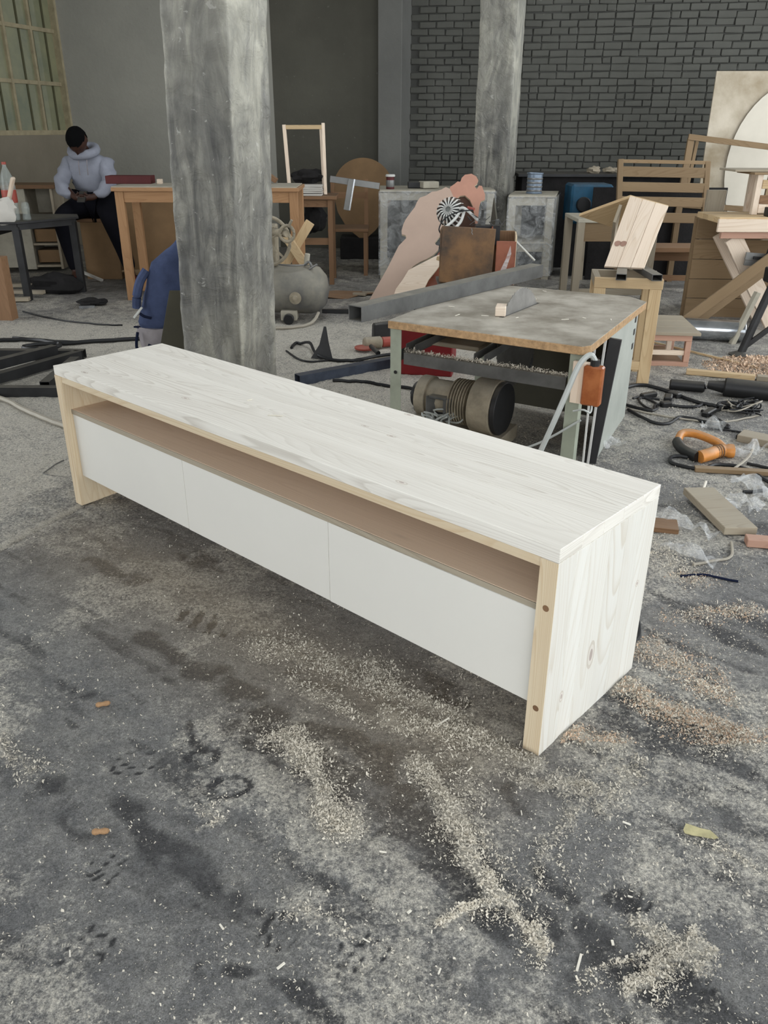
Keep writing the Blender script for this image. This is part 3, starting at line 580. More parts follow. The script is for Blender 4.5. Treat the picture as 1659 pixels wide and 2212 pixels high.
# ================================================================== OBJECTS
# ---- the long console (television stand)
CE = Vector((0.7405, -0.6721, 0)); CD = Vector((0.6721, 0.7405, 0)); CO = Vector((-1.217, 2.947, 0)); CF = Matrix((CE, CD, Vector((0, 0, 1)))).transposed()
def cb(mb, l0, l1, d0, d1, z0, z1, long=None):
    c = CO + CE*((l0+l1)/2) + CD*((d0+d1)/2); return mb.box((c.x, c.y, (z0+z1)/2), (l1-l0, d1-d0, z1-z0), CF, long)
con = thing('tv_console', 'long low whitewashed pine console with three white drawer fronts in the foreground', 'console', CO + CE*1.07 + CD*0.23 + Vector((0, 0, 0.004)))
Lc, Dc, Hc, z0 = 2.14, 0.469, 0.556, 0.004
nb = 5
for i in range(nb):
    m_ = MB(); cb(m_, 0, Lc, Dc*i/nb+0.0002, Dc*(i+1)/nb-0.0002, Hc-0.034, Hc, 0); m_.build('top_board', 'top', con, bevel=0.0012)
m_ = MB(); cb(m_, 0.045, Lc-0.045, 0.0015, 0.03, Hc-0.057, Hc-0.0345, 0); m_.build('front_rail', 'edge', con, bevel=0.0008)
sw = [0.075, 0.062, 0.094, 0.080, 0.072, 0.086]
d = 0.0
for side in (0, 1):
    l0, l1 = (0, 0.045) if side == 0 else (Lc-0.045, Lc); d = 0.0
    for wv_ in sw:
        m_ = MB(); cb(m_, l0, l1, d+0.0002, d+wv_-0.0002, z0, Hc-0.0345, 2); m_.build('side_board', 'side' if side else 'edge', con, bevel=0.001); d += wv_
    m_ = MB(); cb(m_, l0+0.0006, l1-0.0006, -0.0012, 0.0005, z0, Hc-0.035, 2); m_.build('edge_strip', 'edge', con)
# knots on the near front edge
for kz in (0.405, 0.135):
    m_ = MB(); c = CO + CE*(Lc-0.02) - CD*0.0016; m_.cyl((c.x, c.y, kz), tuple(c + CD*0.001 + Vector((0, 0, kz))), 0.008, n=12); m_.build('knot', 'brownwood', con)
def knot_ring(kind, a, b, ra, rb, mats=('knotpale', 'knotwhite', 'knotgrey')):
    """nested flat ovals: growth rings closing round a knot"""
    for i, mt in enumerate(mats):
        k = (1.0, 0.72, 0.42)[i]; lift = 0.0001+0.00012*i; pl = [(ra*k*math.cos(t), rb*k*math.sin(t)) for t in [j*0.3927 for j in range(16)]]; m_ = MB()
        if kind == 'side': m_.prism(pl, CO + CE*(Lc+lift) + CD*a + Vector((0, 0, b)), CD, (0, 0, 1), 0.0001)
        else: m_.prism(pl, CO + CE*a + CD*b + Vector((0, 0, Hc+lift)), CE, CD, 0.0001)
        m_.build('knot', mt, con)
for q in ((0.205, 0.187, 0.018, 0.042), (0.415, 0.298, 0.009, 0.010), (0.078, 0.134, 0.009, 0.017)): knot_ring('side', *q)
for q in ((1.662, 0.044, 0.020, 0.008), (1.332, 0.455, 0.020, 0.007), (1.304, 0.289, 0.016, 0.005), (1.419, 0.277, 0.018, 0.006), (0.69, 0.093, 0.020, 0.008), (0.171, 0.03, 0.022, 0.008)): knot_ring('top', *q)
m_ = MB(); cb(m_, 0.045, Lc-0.045, 0.022, Dc-0.02, 0.376, 0.394, 0); m_.build('shelf', 'shelfwood', con, bevel=0.0008)
m_ = MB(); cb(m_, 0.0455, Lc-0.0455, 0.019, 0.0218, 0.3765, 0.3935, 0); m_.build('shelf_lipping', 'greywood', con)
m_ = MB(); cb(m_, 0.045, Lc-0.045, Dc-0.02, Dc-0.004, 0.13, Hc-0.0345); m_.build('back_panel', 'shelfwood', con)
m_ = MB(); cb(m_, 0.045, Lc-0.045, 0.05, Dc-0.02, 0.126, 0.142); m_.build('bottom_panel', 'shelfwood', con)
dr = [(0.0475, 0.738), (0.7425, 1.417), (1.420, 2.0925)]
for i, (a, b) in enumerate(dr):
    m_ = MB(); cb(m_, a, b, 0.022-0.0015*i, 0.036, 0.126, 0.379-0.003*(i == 1)); m_.build('drawer_front', 'drawer', con, bevel=0.0006)
for x_ in (0.74, 1.42):
    m_ = MB(); cb(m_, x_-0.009, x_+0.009, 0.04, Dc-0.03, 0.142, 0.376); m_.build('divider', 'shelfwood', con)
for (a, b, l_, th) in ((1.02, 0.16, 0.08, 0.5), (0.86, 0.21, 0.03, 1.4)):
    c = CO + CE*a + CD*b; m_ = MB(); dd = CE*math.cos(th)+CD*math.sin(th); m_.bar((c.x, c.y, Hc+0.0015), tuple(c+dd*l_*0.6+Vector((0, 0, Hc+0.003))), 0.004, 0.002); o = m_.build('wood_splinter', 'chipwhite')
    tag(o, 'thin pale splinter lying on the console top, ' + ('the longer one' if l_ > .05 else 'the short one'), 'splinter')

# ---- table saw
TA, TB, TCn = Vector((0.014, 3.534, 0)), Vector((0.769, 3.068, 0)), Vector((1.242, 3.989, 0))
a1 = (TB-TA).normalized(); b1 = Vector((0.457, 0.8895, 0)); TF = Matrix((a1, b1, Vector((0, 0, 1)))).transposed()
saw = thing('table_saw', 'home-made table saw with dusty laminate top, green steel legs and round blade', 'table saw', (0.63, 3.75, 0))
out_ = [(0.014, 3.534), (0.75, 3.078), (0.79, 3.100), (1.252, 3.965), (1.21, 4.10), (0.52, 4.47)]
m_ = MB(); m_.prism(out_, (0, 0, 0.566), (1, 0, 0), (0, 1, 0), 0.032); m_.build('tabletop', 'particle', saw, bevel=0.002)
ins_ = [(x+(0.63-x)*0.004, y+(3.78-y)*0.004) for x, y in out_]
m_ = MB(); m_.prism(ins_, (0, 0, 0.598), (1, 0, 0), (0, 1, 0), 0.0025); m_.build('laminate_surface', 'laminate', saw)
# slot for the blade: dark inlay with real depth edges
sc = Vector((0.617, 3.765, 0)); bd = Vector((0.545, 0.839, 0)); bp = Vector((0.839, -0.545, 0)); SF = Matrix((bd, bp, Vector((0, 0, 1)))).transposed()
m_ = MB(); m_.box((sc.x, sc.y, 0.6003), (0.40, 0.020, 0.0012), SF); m_.build('blade_slot', 'black', saw)
m_ = MB(); R_ = 0.227; pts = []
NT = 60
for i in range(NT):
    t = 2*math.pi*i/NT; pts.append((R_*math.cos(t), R_*math.sin(t))); t2 = t+2*math.pi*0.7/NT; pts.append(((R_-0.008)*math.cos(t2), (R_-0.008)*math.sin(t2)))
m_.prism(pts, (sc.x-bp.x*0.001, sc.y-bp.y*0.001, 0.473), bd, (0, 0, 1), 0.0025); m_.build('blade', 'blade', saw)
m_ = MB(); m_.cyl(tuple(sc+bp*0.02+Vector((0, 0, .473))), tuple(sc-bp*0.02+Vector((0, 0, .473))), 0.035); m_.build('arbor_flange', 'steel', saw)
for (x_, y_, h_) in ((0.050, 3.548, 0.566), (0.745, 3.122, 0.566), (1.17, 3.97, 0.566), (0.52, 4.38, 0.566)):
    m_ = MB(); m_.box((x_, y_, h_/2), (0.055, 0.004, h_), TF); c = Vector((x_, y_, 0)) + a1*(0.0255 if x_ > 0.5 else -0.0255) + b1*0.025; m_.box((c.x, c.y, h_/2), (0.004, 0.05, h_), TF); m_.build('leg', 'greensteel', saw, bevel=0.0008)
for (x_, y_, z_) in ((0.050, 3.545, 0.37), (0.745, 3.119, 0.53)):
    m_ = MB(); c = Vector((x_, y_, z_)) - b1*0.002; m_.cyl(tuple(c), tuple(c - b1*0.002), 0.008, n=12); m_.build('bolt_hole', 'black', saw)
def tbar(name, p, q, w_, t_, mat, par=saw, up=(0, 0, 1), bev=0.001):
    m_ = MB(); m_.bar(p, q, w_, t_, up); return m_.build(name, mat, par, bevel=bev)
fa, fb = Vector((0.085, 3.530, 0)), Vector((0.715, 3.142, 0))
m_ = MB(); m_.bar(tuple(fa+Vector((0, 0, .435))), tuple(fb+Vector((0, 0, .435))), 0.004, 0.05); m_.bar(tuple(fa+b1*0.02+Vector((0, 0, .459))), tuple(fb+b1*0.02+Vector((0, 0, .459))), 0.04, 0.004); m_.build('front_rail', 'steel', saw)
for (p, q) in (((0.54, 4.36, 0.435), (1.15, 3.99, 0.435)), ((0.06, 3.57, 0.435), (0.50, 4.36, 0.435)), ((0.77, 3.15, 0.435), (1.16, 3.95, 0.435))):
    tbar('side_rail', p, q, 0.004, 0.05, 'steel')
tbar('slide_rail', (0.135, 3.53, 0.478), (0.40, 4.02, 0.478), 0.004, 0.035, 'steel'); tbar('slide_rail', (0.095, 3.55, 0.478), (0.36, 4.04, 0.478), 0.004, 0.035, 'steel')
tbar('slide_rail', (0.375, 3.38, 0.478), (0.64, 3.87, 0.478), 0.004, 0.035, 'steel'); tbar('slide_rail', (0.415, 3.355, 0.478), (0.68, 3.845, 0.478), 0.004, 0.035, 'steel')
m_ = MB(); m_.box((0.35, 3.80, 0.452), (0.29, 0.24, 0.020), TF); m_.build('sliding_board', 'greywood', saw, bevel=0.004)
m_ = MB(); m_.bar((0.66, 4.20, 0.23), (1.12, 3.92, 0.23), 0.01, 0.40); m_.build('back_sheet', 'boarddark', saw, bevel=0.001)
m_ = MB(); m_.bar((0.70, 3.99, 0.20), (0.70, 3.995, 0.54), 0.06, 0.06, (0, 1, 0)); m_.build('arbor_post', 'darksteel', saw)
# motor
mo = thing('x', '', None, (0, 0, 0)); bpy.data.objects.remove(mo)
mA, mB_ = Vector((0.155, 3.83, 0.185)), Vector((0.60, 3.56, 0.185)); ax_ = (mB_-mA).normalized()
m_ = MB(); m_.cyl(mA+ax_*0.05, mA+ax_*0.30, 0.088, n=24); mot = m_.build('motor', 'cast', saw, bevel=0.004, smooth=True)
def msub(name, t0, t1, r, mat, n=24, r1=None): m_ = MB(); m_.cyl(mA+ax_*t0, mA+ax_*t1, r, r1, n=n); return m_.build(name, mat, mot, bevel=0.003, smooth=True)
msub('fan_disc', 0.0, 0.018, 0.062, 'black'); msub('shaft', -0.03, 0.05, 0.012, 'steel', 10); msub('end_bell', 0.035, 0.09, 0.098, 'cast', 24); msub('drum', 0.325, 0.435, 0.128, 'cast', 32); msub('drum_cap', 0.437, 0.462, 0.122, 'darksteel', 32)
for k in range(7): msub('cooling_fin', 0.215+k*0.014, 0.219+k*0.014, 0.108, 'cast')
m_ = MB(); c = mA + ax_*0.17 + Vector((-0.045, -0.08, -0.015))
for (p, q) in (((-.045, -.05), (.045, -.05)), ((-.045, .05), (.045, .05)), ((-.045, -.05), (-.045, .05)), ((.045, -.05), (.045, .05))):
    m_.bar(tuple(c+a1*p[0]+Vector((0, 0, p[1]))), tuple(c+a1*q[0]+Vector((0, 0, q[1]))), 0.045, 0.012)
m_.build('terminal_box', 'steel', mot, bevel=0.002)
m_ = MB(); m_.box(tuple(c+b1*0.02), (0.085, 0.01, 0.10), TF); m_.build('terminal_plate', 'black', mot)
for k in range(9):
    p0 = c + Vector((-0.06+0.016*k, -0.03-0.01*math.sin(k*2), -0.045)); rr = random.Random(k)
    P = [p0 + Vector((rr.uniform(-.05, .05), rr.uniform(-.03, .02), rr.uniform(-.03, .045))) for _ in range(5)]
    m_ = MB(); m_.tube(smoothpts(P, 4), 0.0045, 6); m_.build('loose_wire', 'clearhose', mot, smooth=True)
m_ = MB(); m_.box((0.36, 3.72, 0.035), (0.5, 0.28, 0.07), TF); m_.build('motor_base', 'cast', saw, bevel=0.004)
# sheet steel side with slots
m_ = MB(); pA, pB = Vector((0.945, 3.42, 0)), Vector((1.235, 4.03, 0)); m_.bar(tuple(pA+Vector((0, 0, .278))), tuple(pB+Vector((0, 0, .278))), 0.006, 0.556); side = m_.build('side_sheet', 'greypanel', saw, bevel=0.001)
pd = (pB-pA).normalized(); pn = Vector((pd.y, -pd.x, 0))
for z_ in (0.515, 0.455, 0.385):
    c = pA + pd*0.60 + pn*0.004; tbar('slot', tuple(c+Vector((0, 0, z_))), tuple(c+pd*0.03+Vector((0, 0, z_))), 0.003, 0.028, 'black', side, bev=0)
tbar('inner_strip', (0.915, 3.385, 0.005), (0.965, 3.40, 0.555), 0.05, 0.02, 'darksteel', up=(0.4, 0.9, 0))
tbar('white_trim', (0.895, 3.35, 0.005), (0.915, 3.37, 0.56), 0.010, 0.012, 'whiteplastic', up=(0.4, 0.9, 0)); tbar('white_trim', (0.84, 3.22, 0.005), (0.84, 3.24, 0.56), 0.008, 0.010, 'whiteplastic', up=(0.4, 0.9, 0))
# switch box and its hose
m_ = MB(); m_.box((0.800, 3.055, 0.455), (0.075, 0.045, 0.155), TF); sb = m_.build('switch_box', 'orangebox', saw, bevel=0.006)
m_ = MB(); m_.box((0.775, 3.085, 0.455), (0.10, 0.02, 0.165), TF); m_.build('mounting_block', 'palepine', saw, bevel=0.001)
m_ = MB(); m_.cyl((0.80, 3.055, 0.53), (0.80, 3.055, 0.555), 0.018, n=14); m_.build('cable_gland', 'black', sb)
m_ = MB(); m_.tube(smoothpts([(0.80, 3.055, 0.55), (0.775, 3.05, 0.575), (0.735, 3.04, 0.535), (0.69, 3.02, 0.42), (0.63, 3.0, 0.26), (0.55, 2.98, 0.06), (0.50, 3.0, 0.015)], 6), 0.011, 8); m_.build('cable_conduit', 'clearhose', saw, smooth=True)
m_ = MB(); m_.tube(smoothpts([(0.80, 3.03, 0.38), (0.79, 3.01, 0.36), (0.76, 3.0, 0.375), (0.73, 3.03, 0.36)], 6), 0.004, 6); m_.build('loose_wire', 'clearhose', saw, smooth=True)
m_ = MB(); m_.tube(smoothpts([(0.78, 3.10, 0.30), (0.6, 3.15, 0.17), (0.42, 3.22, 0.12), (0.3, 3.45, 0.10), (0.30, 3.60, 0.14)], 6), 0.005, 6); m_.build('loose_wire', 'clearhose', saw, smooth=True)

o = MB(); o.hollow((-0.125, 3.50, 0.6355), (0.845, 4.685, 0.6355), 0.075, 0.066, 0.004); tag(o.build('square_steel_tube', 'steel', bevel=0.0), 'long grey square steel tube lying across the table saw top', 'steel tube')
m_ = MB(); m_.box((0.515, 3.655, 0.622), (0.045, 0.09, 0.04), SF @ Matrix.Rotation(1.2, 3, 'Z')); tag(m_.build('wood_offcut', 'palepine', bevel=0.002), 'small cut wooden block beside the saw blade', 'wood block')
m_ = MB(); m_.box((0.40, 3.24, 0.025), (0.16, 0.035, 0.03), Matrix.Rotation(0.9, 3, 'Z') @ Matrix.Rotation(-0.1, 3, 'Y')); tag(m_.build('wood_offcut', 'pine', bevel=0.002), 'pale stick of wood on the floor in front of the saw motor', 'wood stick')
rnd = random.Random(5)
for k in range(14):
    x_, y_ = 0.3+rnd.random()*0.75, 3.45+rnd.random()*0.8
    if abs((x_-0.617)*0.839-(y_-3.765)*0.545) < 0.04 or (y_-3.5) > (x_-(-.1))*1.22-0.08: continue
    th = rnd.random()*3.1; l_ = rnd.uniform(0.012, 0.035); m_ = MB(); m_.bar((x_, y_, 0.602), (x_+l_*math.cos(th), y_+l_*math.sin(th), 0.6035), 0.004, 0.0022); tag(m_.build('wood_shaving', 'chipwhite'), 'tiny pale wood shaving on the dusty table saw top', 'shaving', 'shavings on the table saw')
# sawdust heaps on the saw's rail
def flakes(name, label, pts_fn, count, mat, size=(0.004, 0.010), group=None, seed=1):
    r = np.random.RandomState(seed); P = pts_fn(r, count); n_ = len(P)
    th = r.rand(n_)*6.283; L = size[0]+(size[1]-size[0])*r.rand(n_)**4; Wd = L*(0.3+0.35*r.rand(n_)); ti = r.randn(n_)*0.55; tj = r.randn(n_)*0.55
    u = np.stack([np.cos(th), np.sin(th), ti], 1)*L[:, None]/2; v = np.stack([-np.sin(th), np.cos(th), tj], 1)*Wd[:, None]/2
    lift = (np.abs(u[:, 2])+np.abs(v[:, 2]))*0.7+0.0006; P = P.copy(); P[:, 2] += lift
    V = np.stack([P-u-v, P+u-v*0.6, P+u*0.8+v, P-u*0.7+v], 1).reshape(-1, 3)
    c0 = P.mean(0); c0[2] = P[:, 2].min(); V = V - c0
    me = bpy.data.meshes.new(name); me.vertices.add(len(V)); me.vertices.foreach_set('co', V.ravel().astype(np.float32)); q = np.arange(len(V))
    me.loops.add(len(q)); me.loops.foreach_set('vertex_index', q.astype(np.int32)); me.polygons.add(n_); me.polygons.foreach_set('loop_start', (np.arange(n_)*4).astype(np.int32)); me.polygons.foreach_set('loop_total', np.full(n_, 4, np.int32)); me.update(calc_edges=True)
    me.materials.append(M[mat]); o = bpy.data.objects.new(name, me); COL.objects.link(o); o.location = c0; OFF[o] = Vector(c0); return tag(o, label, 'sawdust', None, 'stuff')
def on_rail(r, n_):
    t = r.rand(n_); p = np.outer(1-t, np.array(fa+b1*0.02)) + np.outer(t, np.array(fb+b1*0.02)); p[:, 2] = 0.462+r.rand(n_)**2*0.012; p[:, :2] += r.randn(n_, 2)*0.008; return p
flakes('sawdust', 'sawdust heaped along the front rail of the table saw', on_rail, 1500, 'chip', (0.005, 0.012), seed=3)

# ---- things on the floor left of the saw
def add_cable(label, pts, r=0.006, mat='cable', name='cable', cat='cable', grp=None, n=6):
    P = smoothpts(pts, 6); P = [Vector((p.x, p.y, max(p.z, floor_z(p.x, p.y)+r))) for p in P]
    m_ = MB(); m_.tube(P, r, n); return tag(m_.build(name, mat, smooth=True), label, cat, grp)
add_cable('black cable looping on the floor right of the big column', [(-0.62, 5.40, 0), (-0.60, 5.55, 0), (-0.50, 5.42, 0.05), (-0.42, 5.16, 0.03), (-0.2, 5.08, 0), (-0.02, 5.2, 0), (0.2, 5.3, 0)], 0.010)
add_cable('black cable running behind the console towards the saw motor', [(-0.30, 4.62, 0), (-0.1, 4.60, 0), (0.0, 4.53, 0), (0.19, 4.41, 0), (0.16, 4.0, 0.05), (0.15, 3.84, 0.15)], 0.009)
add_cable('thin black cable crossing below the torn dark strip', [(-0.65, 5.35, 0), (-0.5, 5.08, 0), (-0.3, 5.12, 0), (-0.1, 5.05, 0), (0.1, 5.12, 0), (0.3, 5.0, 0)], 0.006)
o = MB(); o.hollow((-0.50, 4.58, 0.036), (0.30, 5.16, 0.036), 0.06, 0.06, 0.003); tag(o.build('square_steel_tube', 'bluesteel'), 'blue grey square steel tube on the floor between column and saw', 'steel tube')
gr = thing('angle_grinder', 'dusty red and grey angle grinder lying left of the saw', 'grinder', (-0.07, 5.42, 0))
m_ = MB(); m_.cyl((-0.02, 5.44, 0.05), (0.16, 5.50, 0.05), 0.035, 0.030, n=14); m_.build('body', 'redplastic', gr, bevel=0.006, smooth=True)
m_ = MB(); m_.cyl((-0.14, 5.40, 0.055), (-0.02, 5.44, 0.05), 0.036, 0.040, n=14); m_.build('gear_housing', 'cast', gr, bevel=0.01, smooth=True)
m_ = MB(); m_.lathe((-0.13, 5.38, 0.02), [(0.01, 0), (0.068, 0.002), (0.07, 0.012), (0.03, 0.02)], 20); m_.build('guard', 'redplastic', gr, smooth=True)
m_ = MB(); m_.cyl((-0.09, 5.33, 0.05), (-0.04, 5.22, 0.03), 0.014, 0.016, n=10); m_.build('side_handle', 'black', gr, smooth=True)
m_ = MB(); m_.prism([(0, 0), (0.14, 0.0), (0.115, 0.10), (0.10, 0.20), (0.085, 0.20), (0.05, 0.09)], (-0.47, 5.17, 0.004), (1, 0.1, 0), (0, 0.25, 0.97), 0.012); tag(m_.build('torn_strip', 'darksteel', jit=0.01), 'dark torn rubber strip standing up like a fin on the floor', 'scrap')
m_ = MB(); m_.box((-0.02, 5.75, 0.06), (0.13, 0.07, 0.11), Matrix.Rotation(0.3, 3, 'Z')); tag(m_.build('scrap_block', 'darksteel', bevel=0.012, jit=0.02), 'small crumpled dark scrap behind the red grinder', 'scrap')
m_ = MB(); m_.prism([(0, 0), (0.34, -0.02), (0.46, 0.05), (0.42, 0.14), (0.2, 0.10)], (-0.16, 5.12, 0.006), (1, 0, 0), (0, 1, 0), 0.006); tag(m_.build('cardboard_scrap', 'greywood'), 'flat brownish scrap of board on the floor by the grinder', 'board')
tb = thing('red_toolbox', 'dark red slotted metal box standing on the floor behind the saw', 'box', (0.26, 4.86, 0))
m_ = MB(); m_.box((0.26, 4.86, 0.16), (0.32, 0.2, 0.30), Matrix.Rotation(-0.2, 3, 'Z')); m_.build('body', 'red', tb, bevel=0.006)
for k in range(6): m_ = MB(); c = Vector((0.34, 4.745, 0.20+k*0.013)); m_.box(tuple(c), (0.07, 0.012, 0.005), Matrix.Rotation(-0.2, 3, 'Z')); m_.build('vent_slot', 'black', tb)
for x_ in (0.17, 0.23): m_ = MB(); m_.bar((x_, 4.80, 0.30), (x_+0.01, 4.80, 0.40), 0.02, 0.02); m_.build('post', 'black', tb)

# ---- leaning cut-outs, worn boxes and wire bundle (centre)
def leanp(name, mat, pts, Y0, k, th, label, cat, edge=None):
    nrm = math.sqrt(1+k*k); P = [(x, z*nrm) for x, z in pts]
    root = thing(name, label, cat, (sum(p[0] for p in pts)/len(pts), Y0, 0))
    m_ = MB(); m_.prism(P, (0, Y0, 0.0), (1, 0, 0), (0, k/nrm, 1/nrm), -0.0025); f1 = m_.build('face', mat, root)
    Q = [((x), z) for x, z in P]; m_ = MB(); m_.prism(Q, (0, Y0+0.0026*1/nrm, -0.0026*k/nrm), (1, 0, 0), (0, k/nrm, 1/nrm), -th); m_.build('sawn_edge', edge or 'mdfedge', root); return root
cut1 = [(-0.134, 0.01), (-0.044, 0.145), (0.028, 0.254), (0.075, 0.335), (0.121, 0.413), (0.165, 0.452), (0.19, 0.473), (0.180, 0.495), (0.150, 0.50), (0.147, 0.53), (0.162, 0.575), (0.178, 0.607), (0.225, 0.665), (0.266, 0.711), (0.285, 0.75), (0.312, 0.784), (0.365, 0.800), (0.42, 0.831), (0.465, 0.836), (0.507, 0.85), (0.545, 0.868), (0.580, 0.855), (0.606, 0.806), (0.622, 0.76), (0.644, 0.702), (0.60, 0.65), (0.546, 0.598), (0.508, 0.516), (0.437, 0.435), (0.450, 0.42), (0.473, 0.415), (0.468, 0.385), (0.423, 0.345), (0.365, 0.315), (0.305, 0.293), (0.245, 0.26), (0.2, 0.214), (0.17, 0.17), (0.144, 0.125), (0.10, 0.06), (0.056, 0.014)]
leanp('wavy_cutout', 'mdf', cut1, 7.1, 0.9, 0.018, 'large wavy-edged pinkish board cut-out leaning in the middle of the workshop', 'cut-out board')
cut2 = [(0.043, 0.012), (0.093, 0.142), (0.151, 0.21), (0.198, 0.278), (0.295, 0.323), (0.409, 0.375), (0.475, 0.399), (0.483, 0.347), (0.43, 0.28), (0.365, 0.211), (0.32, 0.13), (0.286, 0.058), (0.267, 0.008)]
leanp('wavy_cutout', 'palepine', cut2, 6.82, 0.7, 0.018, 'smaller cream wavy cut-out leaning below the large pinkish one', 'cut-out board')
cut3 = [(0.565, 0.70), (0.575, 0.79), (0.598, 0.86), (0.640, 0.885), (0.665, 0.905), (0.69, 0.900), (0.705, 0.935), (0.735, 0.960), (0.795, 0.968), (0.838, 0.945), (0.856, 0.915), (0.845, 0.885), (0.818, 0.868), (0.840, 0.842), (0.862, 0.872), (0.888, 0.868), (0.900, 0.835), (0.915, 0.80), (0.912, 0.755), (0.875, 0.742), (0.860, 0.70), (0.850, 0.62), (0.840, 0.55), (0.822, 0.55), (0.815, 0.63), (0.802, 0.70), (0.775, 0.755), (0.73, 0.79), (0.685, 0.785), (0.64, 0.755), (0.60, 0.735)]
leanp('knobbly_cutout', 'mdfpink', cut3, 7.45, 0.7, 0.018, 'salmon-coloured knobbly arched cut-out standing behind the striped bundle', 'cut-out board')
leanp('offcut_or_shade_panel', 'darkbrown', [(0.50, 0.01), (0.50, 0.74), (0.60, 0.80), (0.76, 0.80), (0.835, 0.74), (0.835, 0.01)], 7.475, 0.7, 0.014, 'dark brown backing added as the shaded arch of the salmon cut-out', 'board', 'darkbrown')  # added dark sheet standing in for shade inside the arch; also supports it
leanp('offcut_or_shade_panel', 'redveneer', [(0.22, 0.01), (0.33, 0.23), (0.46, 0.40), (0.62, 0.42), (0.60, 0.01)], 7.0, 0.5, 0.014, 'dark red veneered offcut between cream cut-out and worn cabinet', 'board', 'redveneer')
tbar_ = MB(); tbar_.bar((0.43, 6.95, 0.385), (0.60, 6.85, 0.345), 0.03, 0.03); tag(tbar_.build('wood_batten', 'pine', bevel=0.002), 'short pale batten resting under the large pinkish cut-out', 'batten')
stand = thing('steel_trestle', 'low dark steel trestle carrying the worn brown boxes', 'trestle', (0.68, 6.35, 0))
for x_, y_ in ((0.44, 6.22), (0.92, 6.12), (0.46, 6.55), (0.94, 6.5)): m_ = MB(); m_.bx(x_-0.02, x_+0.02, y_-0.02, y_+0.02, 0, 0.275); m_.build('leg', 'darksteel', stand)
m_ = MB(); m_.bx(0.40, 0.98, 6.08, 6.60, 0.275, 0.295); m_.build('top', 'darksteel', stand)
Fb = Matrix.Rotation(-0.12, 3, 'Z'); bxo = thing('worn_box', 'dark worn veneered box standing open end up behind the steel tube', 'box', (0.60, 6.32, 0.295))
m_ = MB(); m_.box((0.605, 6.25, 0.497), (0.385, 0.018, 0.40), Fb @ Matrix.Rotation(0.04, 3, 'Y')); m_.build('front_panel', 'veneer', bxo, bevel=0.004)
m_ = MB(); m_.box((0.794, 6.36, 0.497), (0.012, 0.24, 0.38), Fb); m_.build('side_panel', 'redveneer', bxo, bevel=0.002); m_ = MB(); m_.box((0.425, 6.40, 0.497), (0.014, 0.24, 0.36), Fb); m_.build('side_panel', 'veneer', bxo, bevel=0.002)
m_ = MB(); m_.box((0.61, 6.36, 0.305), (0.36, 0.2, 0.014), Fb); m_.build('bottom_panel', 'veneer', bxo)
m_ = MB(); m_.tube([(0.628, 6.236, 0.69), (0.632, 6.226, 0.675), (0.628, 6.222, 0.662), (0.636, 6.222, 0.650)], 0.003, 6); m_.build('latch_hook', 'aluminium', bxo)
bx2 = thing('worn_box', 'reddish brown open box with a film flap right of the dark worn box', 'box', (0.88, 6.3, 0.295))
m_ = MB(); m_.box((0.885, 6.22, 0.45), (0.145, 0.014, 0.31), Fb); m_.build('front_panel', 'redveneer', bx2, bevel=0.003)
m_ = MB(); m_.box((0.90, 6.48, 0.475), (0.16, 0.014, 0.35), Fb); m_.build('back_panel', 'brownwood', bx2, bevel=0.003); m_ = MB(); m_.box((0.967, 6.34, 0.47), (0.012, 0.27, 0.35), Fb); m_.build('side_panel', 'edge', bx2, bevel=0.002)
m_ = MB(); m_.prism([(0, 0), (0.05, 0.02), (0.075, 0.16), (0.06, 0.22), (0.04, 0.12)], (0.83, 6.20, 0.36), (1, -0.1, 0), (0.1, 0, 1), 0.002); m_.build('film_flap', 'film', bx2)
# striped bundle
wb_ = thing('striped_bundle', 'round bundle of black and white striped strapping above the worn box', 'bundle', (0.50, 6.70, 0.70))
C0 = Vector((0.495, 6.62, 0.775)); axn = Vector((-0.35, -0.85, 0.35)).normalized(); Fz = frame_from(axn)
for k in range(34):
    t = 2*math.pi*k/34; rd = Fz @ Vector((0, math.cos(t), math.sin(t))); tg = Fz @ Vector((0, -math.sin(t), math.cos(t)))
    P = [C0 + axn*0.05 + rd*0.02, C0 + axn*0.045 + rd*0.06, C0 + axn*0.01 + rd*0.10 + tg*0.008, C0 - axn*0.035 + rd*0.108 + tg*0.016]
    m_ = MB()
    for i in range(3): m_.bar(tuple(P[i]), tuple(P[i+1]), 0.010, 0.003, tuple(axn))
    m_.build('strap', 'whiteplastic' if k % 2 else 'black', wb_)
m_ = MB(); m_.sph(C0 - axn*0.02, 0.075, (0.6, 1, 1), Fz); m_.build('core', 'clearhose', wb_, smooth=True)
for P in ([(0.56, 6.58, 0.79), (0.60, 6.55, 0.80), (0.70, 6.5, 0.72)], [(0.57, 6.58, 0.775), (0.52, 6.52, 0.72), (0.44, 6.48, 0.66)], [(0.60, 6.58, 0.775), (0.57, 6.5, 0.71), (0.52, 6.45, 0.665)]):
    m_ = MB(); m_.tube(smoothpts(P), 0.011, 8); m_.build('white_arm', 'whiteplastic', wb_, smooth=True)
m_ = MB(); m_.tube(smoothpts([(0.66, 6.52, 0.79), (0.56, 6.47, 0.785), (0.45, 6.45, 0.74), (0.405, 6.43, 0.67), (0.42, 6.42, 0.63)]), 0.005, 6); m_.build('black_lead', 'cable', wb_, smooth=True)
m_ = MB(); m_.cyl((0.625, 6.56, 0.805), (0.67, 6.53, 0.795), 0.012, n=10); m_.build('red_cap', 'redplastic', wb_, smooth=True)
rnd = random.Random(12); jt = thing('metal_scraps', 'tangle of dark twisted metal scraps behind the worn boxes', 'scrap', (0.78, 6.5, 0.60))
